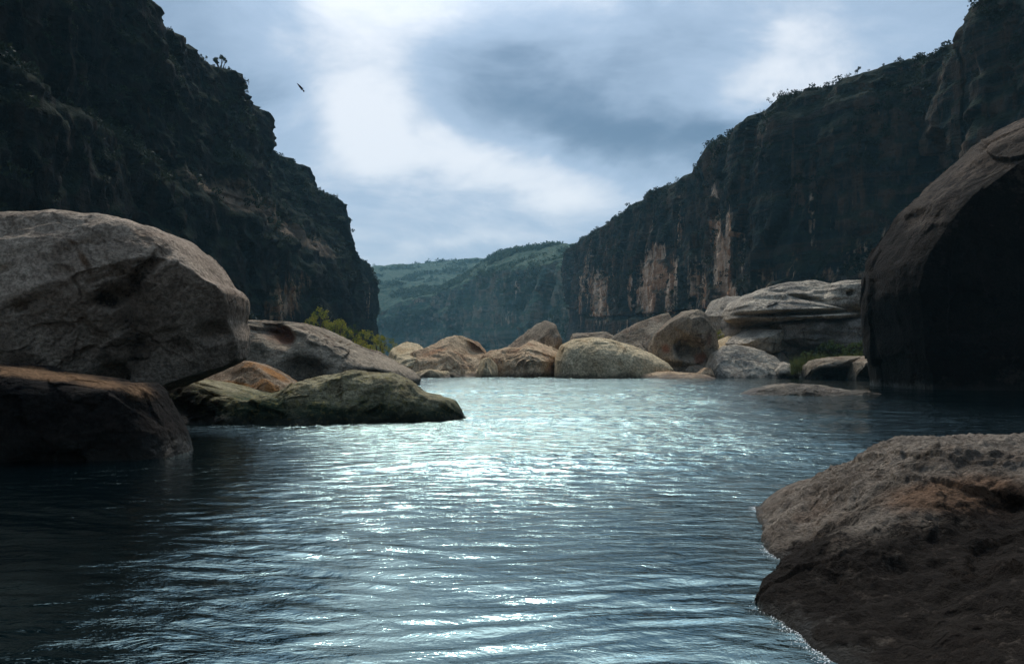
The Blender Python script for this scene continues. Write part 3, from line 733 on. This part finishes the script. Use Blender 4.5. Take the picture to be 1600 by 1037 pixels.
boulder('squat cream rock filling the gap between the reddish boulder and the knobbed cream one', [(738, 600), (742, 572), (752, 560), (766, 558), (778, 568), (782, 600)], 86, 2.6, M_pale, 28, seed=61, rough=.06, group=G)
boulder('small tan rock leaning on the left foot of the cracked domed boulder', [(1086, 602), (1090, 584), (1102, 574), (1116, 578), (1124, 604)], 82, 2.2, M_red, 26, seed=62, rough=.07, group=G)
boulder('low cream slab at the waterline under the reddish boulder', [(628, 602), (640, 584), (668, 577), (700, 580), (716, 602)], 85, 2.4, M_pale, 30, seed=63, rough=.06, group=G)
boulder('small pale wedge between the rounded boulder and the layered block', [(1100, 575), (1112, 545), (1128, 530), (1142, 524), (1160, 540), (1160, 580)], 96, 4, M_pale, 30, seed=31, group=G)
boulder('pale cracked boulder with a domed top at the water below the layered block',
        [(1098, 602), (1108, 572), (1118, 552), (1135, 541), (1158, 539), (1185, 546), (1208, 558), (1222, 575), (1230, 600), (1160, 608)], 85, 5, M_slab, 60, seed=32, rough=.04, cuts=2, lean=.4, stains=[(1210, 575, 8, 10, 0, .4)], group=G)
boulder('flat-topped pale boulder behind the cracked domed one', [(1170, 575), (1178, 548), (1200, 542), (1225, 545), (1246, 553), (1250, 575), (1200, 582)], 91, 4, M_slab, 36, seed=33, group=G)
boulder('small pale shore rock with a dark right side beside the grass', [(1196, 602), (1204, 572), (1222, 565), (1240, 572), (1250, 585), (1252, 604)], 83.5, 2.6, M_slab, 32, seed=34, group=G)
boulder('small rounded grey rock at the water under the right wedge slab', [(1246, 606), (1252, 588), (1268, 582), (1285, 586), (1305, 602)], 79, 2.4, M_slab, 28, seed=35, group=G)
boulder('dark wedge slab with a pale flat top beside the grass', [(1262, 590), (1264, 571), (1274, 562), (1300, 558), (1345, 556), (1352, 570), (1345, 606), (1275, 608)], 78, 3.2, M_long, 50, seed=36, box=.5, cuts=1, rough=.04, dents=[(1305, 592, 50, 14, 0, 2.2)], group=G)
boulder('angular slab with a raised pale corner against the huge dark boulder', [(1328, 608), (1340, 566), (1362, 556), (1390, 547), (1402, 556), (1408, 612)], 74, 3.2, M_long, 50, seed=37, box=.5, cuts=1, rough=.05, dents=[(1370, 592, 44, 16, 0, 2.0)], group=G)
boulder('low wet ledge breaking the surface in the river before the right bank', [(1150, 622), (1175, 610), (1205, 603), (1240, 600), (1280, 601), (1305, 607), (1345, 611), (1385, 616), (1400, 624), (1250, 634), (1170, 630)], 41, 2.6, M_long, 50, seed=38, rough=.04, group=G)

# layered block on the right
G2 = 'slabs of the layered block'
boulder('pale block standing behind the left end of the layered slabs', [(1108, 540), (1112, 470), (1126, 463), (1160, 462), (1175, 475), (1175, 545)], 118, 6, M_slab, 40, box=.5, seed=41, strata=.06, group=G2)
boulder('broad domed pale slab on top of the layered block',
        [(1136, 500), (1140, 482), (1156, 468), (1182, 455), (1215, 446), (1255, 442), (1270, 443), (1300, 449), (1325, 470), (1332, 492), (1290, 505), (1180, 508)], 96, 8, M_slab, 80, box=.6, seed=42, cuts=0, rough=.03, lean=.5, strata=.07, dents=[(1240, 489, 110, 4, -2, 2.2), (1290, 472, 60, 3, 12, 1.2)], center=(1235, 482), group=G2)
boulder('pale flat slab with two dark holes at the right end of the layered block',
        [(1255, 480), (1275, 449), (1300, 443), (1340, 442), (1368, 444), (1380, 470), (1376, 492), (1330, 500), (1270, 500)], 94, 6, M_slab, 60, box=.5, seed=43, cuts=0, rough=.03, strata=.06, dents=[(1329, 458, 5, 4, 0, 1.0), (1348, 462, 4, 3, 0, .8), (1335, 484, 45, 5, -4, 1.6)], group=G2)
boulder('short grey slab at the lower left of the layered block', [(1132, 548), (1136, 522), (1150, 514), (1185, 514), (1212, 518), (1222, 545), (1180, 556)], 92, 6, M_slab, 46, box=.5, seed=44, rough=.03, strata=.06, group=G2)
boulder('dark recessed middle layer of the layered block above the grass', [(1140, 560), (1142, 495), (1180, 488), (1360, 488), (1385, 500), (1390, 560), (1300, 575)], 99, 9, M_layer, 80, box=.42, seed=45, cuts=0, rough=.025, strata=.08, group=G2, dents=[(1250, 508, 130, 5, 0, 2.5), (1250, 528, 130, 4, 1, 2.0)])
boulder('long thin dark grey slab in the middle of the layered block', [(1196, 535), (1202, 508), (1240, 501), (1310, 501), (1375, 500), (1388, 512), (1384, 540), (1290, 552)], 93, 5.5, M_layer, 60, box=.45, seed=46, cuts=0, rough=.03, strata=.08, group=G2)

# huge dark boulder on the right
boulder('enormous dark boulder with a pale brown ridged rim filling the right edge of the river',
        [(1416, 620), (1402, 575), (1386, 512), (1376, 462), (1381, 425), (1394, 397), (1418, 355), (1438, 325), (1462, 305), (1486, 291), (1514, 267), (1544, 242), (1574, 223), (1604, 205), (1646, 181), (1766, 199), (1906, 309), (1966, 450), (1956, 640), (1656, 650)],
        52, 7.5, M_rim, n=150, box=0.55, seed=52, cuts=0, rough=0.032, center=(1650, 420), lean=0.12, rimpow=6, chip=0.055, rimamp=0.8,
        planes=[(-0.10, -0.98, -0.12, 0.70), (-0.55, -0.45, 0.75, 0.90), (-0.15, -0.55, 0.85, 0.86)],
        shade_stains=[(1385, 490, 70, 150, 0, 1.8), (1395, 400, 45, 50, 0, 1.1), (1565, 440, 172, 212, 0, 1.1), (1480, 540, 110, 120, 0, 1.0), (1450, 420, 50, 90, 0, 1.0), (1700, 480, 200, 230, 0, 1.0)],  # shade of the front and left flank painted near-black, rim left brown
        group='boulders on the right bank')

# foreground rock on the right: lofted slab that runs on out of the picture
cols = []
FR = [  # (px,py) waterline ; crest px,py,D
    [(1300, 1037, 4.42), (1340, 985, 4.75), (1400, 915, 5.2), (1480, 850, 5.8), (1560, 790, 6.3), (1640, 740, 6.7)],
    [(1262, 1000, 4.80), (1300, 940, 5.2), (1370, 862, 5.8), (1450, 790, 6.4), (1530, 735, 6.8), (1600, 690, 7.2)],
    [(1225, 972, 5.15), (1262, 920, 5.5), (1330, 842, 6.1), (1410, 768, 6.7), (1480, 712, 7.1), (1532, 681, 7.5)],
    [(1192, 945, 5.50), (1228, 902, 5.8), (1290, 832, 6.4), (1360, 762, 7.0), (1430, 715, 7.3), (1480, 689, 7.7)],
    [(1214, 905, 6.15), (1240, 870, 6.4), (1280, 820, 6.8), (1330, 764, 7.3), (1385, 722, 7.7), (1440, 700, 8.0)],
    [(1226, 882, 6.60), (1240, 855, 6.8), (1268, 812, 7.2), (1305, 768, 7.7), (1345, 733, 8.1), (1382, 704, 8.4)],
    [(1200, 862, 7.05), (1215, 840, 7.2), (1240, 805, 7.6), (1275, 768, 8.1), (1305, 745, 8.4), (1328, 720, 8.7)],
    [(1190, 830, 7.90), (1202, 815, 8.0), (1225, 790, 8.3), (1252, 765, 8.6), (1275, 750, 8.8), (1300, 737, 9.0)],
    [(1180, 798, 9.00), (1190, 790, 9.05), (1205, 775, 9.1), (1222, 762, 9.2), (1238, 753, 9.3), (1255, 746, 9.4)],
]
pre = []
for k, off in ((3, 3.0), (2, 1.9), (1, 0.9)):                # continues towards and beside the camera
    src = [pw(*q) for q in FR[0]]
    c_ = [np.array([p_[0] + 0.15 * k, p_[1] - off, p_[2] * (1 + 0.04 * k)]) for p_ in src]
    pre.append(c_)
allc = pre + [[pw(*q) for q in c_] for c_ in FR]
tip = pw(1178, 790, 9.35); tip[2] = -0.05
allc.append([tip + np.array([0.02 * j, 0.05 * j, 0]) for j in range(6)])
for c_ in allc:
    if c_ is not allc[-1]: c_[-1] = c_[-1] - np.array([0, 0, 0.045]); c_[-2] = c_[-2] - np.array([0, 0, 0.02])
    c_[0] = c_[0].copy(); c_[0][2] = -0.02
    first = c_[0] + np.array([-0.12, -0.02, -0.5])
    crest = c_[-1]
    b1 = crest + np.array([0.9, 0.9, -0.10]); b2 = crest + np.array([2.6, 2.3, -0.9]); b2[2] = min(b2[2], -0.4)
    if c_ is allc[-1]: b1 = crest + np.array([0.15, 0.15, -0.1]); b2 = crest + np.array([0.3, 0.3, -0.5])
    cols.append([first] + c_ + [b1, b2])
def catmull_cols(cc, k):
    cc = np.array(cc, float); out = []
    for i in range(len(cc) - 1):
        p0 = cc[max(i - 1, 0)]; p1 = cc[i]; p2 = cc[i + 1]; p3 = cc[min(i + 2, len(cc) - 1)]
        for j in range(k):
            u = j / k
            out.append(0.5 * (2 * p1 + (p2 - p0) * u + (2 * p0 - 5 * p1 + 4 * p2 - p3) * u * u + (3 * p1 - p0 - 3 * p2 + p3) * u ** 3))
    out.append(cc[-1]); return np.array(out)
cc = catmull_cols(cols, 30)
cc = catmull_cols(cc.transpose(1, 0, 2), 30).transpose(1, 0, 2)
nu, nv = cc.shape[:2]
V = cc.reshape(-1, 3); N = vnormals(V, nu, nv)
if N[:, 2].mean() < 0: N = -N; flip = True
else: flip = False
# inclined bedding runs from lower left to upper right across the face
bed = V[:, 1] * 0.55 + V[:, 2] * 1.1 - V[:, 0] * 0.55
a = 0.13 * fbm(V * 1.0 + 2, 3) + 0.055 * (sstep(-.16, .16, pnoise(np.stack([bed * 1.9, V[:, 0] * .4, V[:, 2] * .2], -1))) - .5)
Vw = V + 0.10 * np.stack([fbm(V * 2 + 1, 2), fbm(V * 2 + 21, 2), fbm(V * 2 + 41, 2)], -1)
a += 0.045 * facets(Vw * 1.1, 5) + 0.010 * facets(Vw * 4.0, 4) + 0.035 * ridged(V * 2.6, 3) + 0.032 * fbm(V * 9, 4, 0.62) - 0.028 * sstep(0.16, 0.46, pnoise(V * 4.5 + 8))
edge = sstep(-0.1, 0.25, V[:, 2])
keep = sstep(0.15, 1.3, np.linalg.norm(V - tip, axis=1))
V = V + N * (a * (0.30 + 0.70 * edge) * keep)[:, None]
px, py = to_px(V)
st = 0.85 * np.exp(-(((px - 1480 + (py - 770) * 0.9) / 120) ** 2 + ((py - 775) / 34) ** 2)) + .5 * np.exp(-(((px - 1560) / 60) ** 2 + ((py - 790) / 50) ** 2))
f = grid_faces(nu, nv)
if flip: f = f[:, ::-1]
loc = np.array([4.2, 6.5, 0.0])
tag(mesh_obj('boulder', V, f, M_river, loc=loc, attrs={'stain': st, 'lichen_shade': sstep(800, 890, py + 0.30 * (px - 1300)) * 0.9 + 0.55 * np.exp(-(((px - 1395) * 0.6 + (py - 755) * 0.8 ) / 16) ** 2) * (px < 1470)}), 'rough brown foreground rock sloping into the water at the lower right', 'rock', 'boulders on the right bank')  # lower front darkened: black lichen together with painted shade

# foam where the water works against the foreground rock
foam_m, t, p = base_mat('foam')
p.inputs['Base Color'].default_value = (0.75, 0.78, 0.78, 1); p.inputs['Roughness'].default_value = 0.6
fr = np.random.RandomState(5); FV = []; FF = []
line = np.array([pw(*FR[i][0])[:2] for i in range(len(FR))] + [tip[:2]])
cumu = np.concatenate([[0], np.cumsum(np.linalg.norm(np.diff(line, axis=0), axis=1))])
k = 0
for i in range(2600):
    s_ = fr.uniform(0.0, cumu[-1])
    if pnoise(np.array([[s_ * 1.6, 3.1, 7.7]]))[0] < -0.05: continue
    x = np.interp(s_, cumu, line[:, 0]); y = np.interp(s_, cumu, line[:, 1])
    x += -abs(fr.normal(0.0, 0.045)) + 0.03; y += fr.normal(0, 0.02)
    z = wave_h(np.array([x]), np.array([y]))[0] + 0.004
    r_ = fr.uniform(0.0012, 0.0040)
    th = np.linspace(0, 2 * math.pi, 7)[:-1] + fr.rand()
    ring = np.stack([x + r_ * np.cos(th) * fr.uniform(.7, 1.5, 6), y + r_ * np.sin(th) * fr.uniform(.7, 1.3, 6), np.full(6, z)], -1)
    FV.append(ring); FV.append([[x, y, z + r_ * 0.6]])
    for j in range(6): FF.append((k + j, k + (j + 1) % 6, k + 6))
    k += 7
tag(mesh_obj('foam', np.concatenate(FV), FF, foam_m), 'thin white foam along the edge of the foreground rock', 'foam', kind='stuff')

# cobbles lodged between the far boulders
r = np.random.RandomState(31); d8, f8 = cube_sphere(3); CV = []; CF = []; k = 0
for i in range(1400):
    px = r.uniform(600, 1410); D = r.uniform(82, 95); rad0 = 0.10 + 0.5 * r.rand() ** 3
    b_ = pw(px, 580, D); b_[2] = ground_h(np.array([b_[0]]), np.array([D]))[0] * 0.5 + 0.05
    q = d8 * (0.75 + 0.5 * pnoise(d8 * 1.6 + i)[:, None]) * r.uniform(0.6, 1.4, 3) * rad0
    CV.append(q + b_); CF.append(f8 + k); k += len(d8)
tag(mesh_obj('cobbles', np.concatenate(CV), np.concatenate(CF), M_red), 'small broken stones lodged between the far-shore boulders', 'stones', kind='stuff')

# ------------------------------------------------------------------ bushes, grass and rim trees
bark = plain_mat('bark', (0.10, 0.08, 0.06), 0.9, 8)
lm_yellow = leaf_mat('yellow_green_leaves', (0.16, 0.20, 0.03), (0.42, 0.37, 0.06), 0.9)
lm_green = leaf_mat('green_leaves', (0.035, 0.07, 0.018), (0.10, 0.13, 0.035), 1.2)
lm_grass = leaf_mat('grass_blades', (0.05, 0.075, 0.020), (0.14, 0.15, 0.05), 2.0)
lm_rim = leaf_mat('rim_leaves', (0.020, 0.030, 0.018), (0.05, 0.060, 0.030), 0.6)

def tube(pts, rad_, k=6):
    pts = np.asarray(pts, float); n = len(pts); V = []
    for i in range(n):
        dirv = pts[min(i + 1, n - 1)] - pts[max(i - 1, 0)]; dirv = dirv / np.linalg.norm(dirv)
        a = np.cross(dirv, [0.31, 0.9, 0.2]); a /= np.linalg.norm(a); b_ = np.cross(dirv, a)
        for j in range(k):
            q = 2 * math.pi * j / k; V.append(pts[i] + rad_[i] * (a * math.cos(q) + b_ * math.sin(q)))
    f = []
    for i in range(n - 1):
        for j in range(k):
            f.append((i * k + j, i * k + (j + 1) % k, (i + 1) * k + (j + 1) % k, (i + 1) * k + j))
    return V, f

def shrub(label, px, py_base, D, w, h, mat, seed, cat='bush', name='bush', group=None, per=40, base=None, leaf=0.16, clumps=60):
    r = np.random.RandomState(seed)
    b_ = pw(px, py_base, D) if base is None else np.asarray(base, float)
    root = empty(name, b_); tag(root, label, cat, group)
    V = []; Fc = []; tips = []
    for i in range(7):
        an = r.uniform(0, 2 * math.pi); sp = r.uniform(0.15, 0.6) * w
        e = b_ + np.array([math.cos(an) * sp, math.sin(an) * sp, h * r.uniform(0.5, 0.85)])
        m1 = b_ * 0.5 + e * 0.5 + np.array([r.uniform(-.1, .1) * w, r.uniform(-.1, .1) * w, 0.04 * h])
        tv, tf = tube([b_ + np.array([0, 0, -0.25 * h]), m1, e], [0.035 * h, 0.02 * h, 0.006 * h], 5)
        o_ = len(V); V += tv; Fc += [tuple(x + o_ for x in q) for q in tf]; tips.append(e)
    mesh_obj('stem', V, Fc, bark, loc=b_, parent=root)
    cs = []
    for i in range(clumps):
        an = r.uniform(0, 2 * math.pi); q = math.sqrt(r.rand()); zz = r.uniform(0.12, 1.0)
        prof = math.sqrt(max(0.05, 1 - (zz - 0.35) ** 2 / 0.5))
        cs.append(b_ + np.array([math.cos(an) * q * w * prof, math.sin(an) * q * w * prof, zz * h * (1 - 0.25 * q)]))
    cs = np.array(cs)
    LV, LF = leaf_cloud(cs, r.uniform(0.09, 0.22, clumps) * min(w, h) * 1.1, per, leaf * 1.4, 0.85, r)
    mesh_obj('foliage', LV, LF, mat, loc=b_, parent=root, smooth=False)
    return root

GB = 'bushes on the left bank below the wall'
shrub('largest yellow-green bush, under the left wall above the long brown boulder', 503, 525, 120, 2.6, 4.0, lm_yellow, 61, group=GB)
shrub('yellow bush just right of the largest one, above the brown boulder', 528, 530, 117, 2.2, 2.8, lm_yellow, 62, group=GB)
shrub('dark green bush between the two yellow-green bush groups', 551, 545, 122, 1.9, 3.6, lm_green, 63, group=GB)
shrub('green-yellow bush left of the farthest bush in the left group', 571, 556, 112, 2.0, 3.6, lm_yellow, 64, group=GB)
shrub('rightmost low green bush of the left group, above the small pale boulder', 595, 558, 108, 2.3, 2.9, lm_yellow, 65, group=GB)
shrub('bright yellow-green bush between the rounded boulder and the layered block', 1121, 540, 102, 1.2, 2.1, lm_yellow, 66, group='bushes on the right bank')
shrub('dark green bush growing below the right end of the layered block', 1300, 560, 84, 1.7, 1.7, lm_green, 67, group='bushes on the right bank')
shrub('scrubby green bush at the foot of the dark middle slab', 1345, 556, 82, 1.6, 1.4, lm_green, 68, group='bushes on the right bank')
shrub('sparse low bush beside the flat-topped pale boulder', 1262, 575, 81, 0.9, 1.9, lm_green, 69, group='bushes on the right bank', per=40)

# grass tufts on the right bank
r = np.random.RandomState(77); GV = []; GF = []; k = 0
for i in range(2200):
    px = r.uniform(1236, 1392); D = r.uniform(79.5, 83)
    base_y = 580 - 0.16 * (px - 1240) + r.uniform(-6, 6)
    b_ = pw(px, base_y, D); hh = r.uniform(0.35, 1.1) * (1.25 if px < 1290 else 0.75); a = r.normal(0, 0.35, 2) * hh
    wv = np.array([0.025, 0.01, 0])
    GV += [b_ - wv, b_ + wv, b_ + np.array([a[0] * .4, a[1] * .4, hh * .6]) + wv * .6, b_ + np.array([a[0] * .4, a[1] * .4, hh * .6]) - wv * .6, b_ + np.array([a[0], a[1], hh])]
    GF += [(k, k + 1, k + 2, k + 3), (k + 3, k + 2, k + 4, k + 4)]; k += 5
GF = [f_ if f_[2] != f_[3] else (f_[0], f_[1], f_[2], f_[2]) for f_ in GF]
tri = []
for f_ in GF:
    tri.append((f_[0], f_[1], f_[2]))
    if f_[2] != f_[3]: tri.append((f_[0], f_[2], f_[3]))
tag(mesh_obj('grass', GV, tri, lm_grass, smooth=False), 'green grass growing among the rocks below the layered block', 'grass', kind='stuff')

# bushes standing on the rim of the right wall
rim = [(x, y, D) for (x, y, D, *_r) in RIGHT]
def rim_at(px, table):
    xs = [q[0] for q in table]; return np.interp(px, xs, [q[1] for q in table]), np.interp(px, xs, [q[2] for q in table])
RT = sorted([(q[0], q[1], q[2]) for q in RIGHT[1:]]); 
desc = {940: 'small rim bush at the far end of the right wall', 988: 'low rim bush above the pale streaks of the right wall', 1002: 'pair-forming low bush on the right rim above the pale streaks',
        1058: 'round dark bush on the right rim left of the notch', 1106: 'bushy dark clump on the right rim at the notch', 1116: 'small bush beside the notch of the right rim',
        1142: 'low bush on the right rim just above the notch', 1190: 'dark bush on the shoulder of the right rim below the tallest clump', 1218: 'largest dark bush clump on the right rim where it levels off', 1236: 'low bush right of the largest rim clump',
        1268: 'flat bush on the level part of the right rim', 1300: 'round bush on the level part of the right rim', 1322: 'taller bush left of the spiky rim plant', 1360: 'low bush between the two spiky rim plants', 1440: 'last low bush on the right rim before the dark step',
        1166: 'small bush on the steep stretch of the right rim', 1082: 'tiny bush on the right rim between two larger ones', 1030: 'tiny bush on the right rim above the tan patch'}
for i, (px, lab) in enumerate(desc.items()):
    y, D = rim_at(px, RT)
    sz = {1218: 2.3, 1106: 2.2, 1058: 1.9, 1190: 1.8, 1322: 1.6}.get(px, 1.0)
    shrub(lab, px, y + 3, D, sz * 1.15, sz * 1.35, lm_rim, 80 + i, group='bushes on the right rim', per=30, leaf=0.2, clumps=12)

def rim_plant(label, px, py, D, h, seed, heads=4, group=None, hr=0.28):
    """slim stalks each with a tuft, standing on the rim"""
    r = np.random.RandomState(seed); b_ = pw(px, py, D)
    root = empty('rim_tree', b_); tag(root, label, 'small tree', group)
    V = []; Fc = []; tips = []
    for i in range(heads):
        e = b_ + np.array([r.uniform(-.55, .55) * h, r.uniform(-.3, .3) * h, h * r.uniform(0.6, 1.0)])
        tv, tf = tube([b_ + np.array([0, 0, -0.6]), b_ * .5 + e * .5 + np.array([r.uniform(-.08, .08) * h, 0, 0]), e], [0.04 * h, 0.028 * h, 0.015 * h], 5)
        o_ = len(V); V += tv; Fc += [tuple(x + o_ for x in q) for q in tf]; tips.append(e)
    mesh_obj('trunk', V, Fc, bark, loc=b_, parent=root)
    LV, LF = leaf_cloud(np.array(tips), r.uniform(0.6, 1.1, heads) * hr * h * 0.6, 60, 0.35, 1.0, r)
    mesh_obj('crown', LV, LF, lm_rim, loc=b_, parent=root, smooth=False)
rim_plant('tall spiky plant on the right rim above the layered block', 1337, 122, 189, 2.4, 101, 3, 'spiky plants on the rims')
rim_plant('short spiky plant on the right rim, rightmost of the rim plants', 1380, 110, 187, 1.9, 102, 2, 'spiky plants on the rims')
rim_plant('thin-stemmed airy tree on the left rim against the sky', 343, 118, 190, 4.2, 103, 6, 'spiky plants on the rims')
rim_plant('shorter airy tree on the left rim left of the taller one', 322, 104, 184, 2.4, 104, 3, 'spiky plants on the rims')
rim_plant('slim plant on the right rim beside the largest bush clump', 1236, 152, 203, 1.8, 105, 2, 'spiky plants on the rims')

# ------------------------------------------------------------------ the bird over the river
def bird(label, px, py, D, L):
    m = plain_mat('dark_feathers', (0.035, 0.018, 0.014), 0.7, 20)
    ax = np.array([-0.62, -0.3, 0.72]); ax /= np.linalg.norm(ax)      # flies up and to the left
    side = np.cross(ax, [0, 1, 0]); side /= np.linalg.norm(side); upv = np.cross(side, ax)
    c = pw(px, py, D)
    prof = [(-0.50, 0.09, 0.010), (-0.36, 0.055, 0.018), (-0.25, 0.045, 0.035), (-0.08, 0.085, 0.075), (0.10, 0.10, 0.09), (0.26, 0.075, 0.07), (0.36, 0.045, 0.045), (0.44, 0.05, 0.048), (0.50, 0.018, 0.018), (0.545, 0.004, 0.004)]
    K = 10; V = []; Fc = []
    for (s_, a, b_) in prof:
        for j in range(K):
            q = 2 * math.pi * j / K
            V.append(c + L * (ax * s_ + side * a * math.cos(q) + upv * b_ * math.sin(q)))
    for i in range(len(prof) - 1):
        for j in range(K):
            Fc.append((i * K + j, i * K + (j + 1) % K, (i + 1) * K + (j + 1) % K, (i + 1) * K + j))
    # wings raised and swept back, each a thin tapered blade rooted in the shoulders
    for sg in (-1, 1):
        st_ = [(0.05, 0.0, 0.17, 0.03), (0.28, 0.10, 0.16, 0.022), (0.55, 0.15, 0.12, 0.014), (0.80, 0.10, 0.05, 0.008)]
        o_ = len(V)
        for (out, lift, chord, th) in st_:
            p0 = c + L * (side * sg * out * 0.16 + upv * (-0.9) * (out * 0.30) + ax * (0.12 - out * 0.45))
            V += [p0 + L * ax * chord, p0 + L * upv * th, p0 - L * ax * chord, p0 - L * upv * th]
        for i in range(3):
            for j in range(4):
                Fc.append((o_ + i * 4 + j, o_ + i * 4 + (j + 1) % 4, o_ + (i + 1) * 4 + (j + 1) % 4, o_ + (i + 1) * 4 + j))
    o = mesh_obj('bird', V, Fc, m, loc=c); return tag(o, label, 'bird')
bird('small dark bird flying against the bright cloud above the left wall', 470, 137, 45, 0.52)

# ------------------------------------------------------------------ haze
hz = bpy.data.materials.new('haze'); hz.use_nodes = True
t = NT(hz.node_tree)
for n in list(t.n): t.n.remove(n)
ho = t.add('ShaderNodeOutputMaterial'); pv = t.add('ShaderNodeVolumePrincipled')
pv.inputs['Color'].default_value = (0.40, 0.80, 1.0, 1); pv.inputs['Density'].default_value = 0.00021
pv.inputs['Anisotropy'].default_value = 0.0
t.link(pv.outputs[0], ho.inputs['Volume'])
x, y0, y1, z0, z1 = 2600, -2600, 2600, -4.5, 190
BV = [(-x, y0, z0), (x, y0, z0), (x, y1, z0), (-x, y1, z0), (-x, y0, z1), (x, y0, z1), (x, y1, z1), (-x, y1, z1)]
BF = [(0, 3, 2, 1), (4, 5, 6, 7), (0, 1, 5, 4), (1, 2, 6, 5), (2, 3, 7, 6), (3, 0, 4, 7)]
tag(mesh_obj('haze', BV, BF, hz, smooth=False), 'thin blue haze filling the canyon', 'haze', kind='stuff')
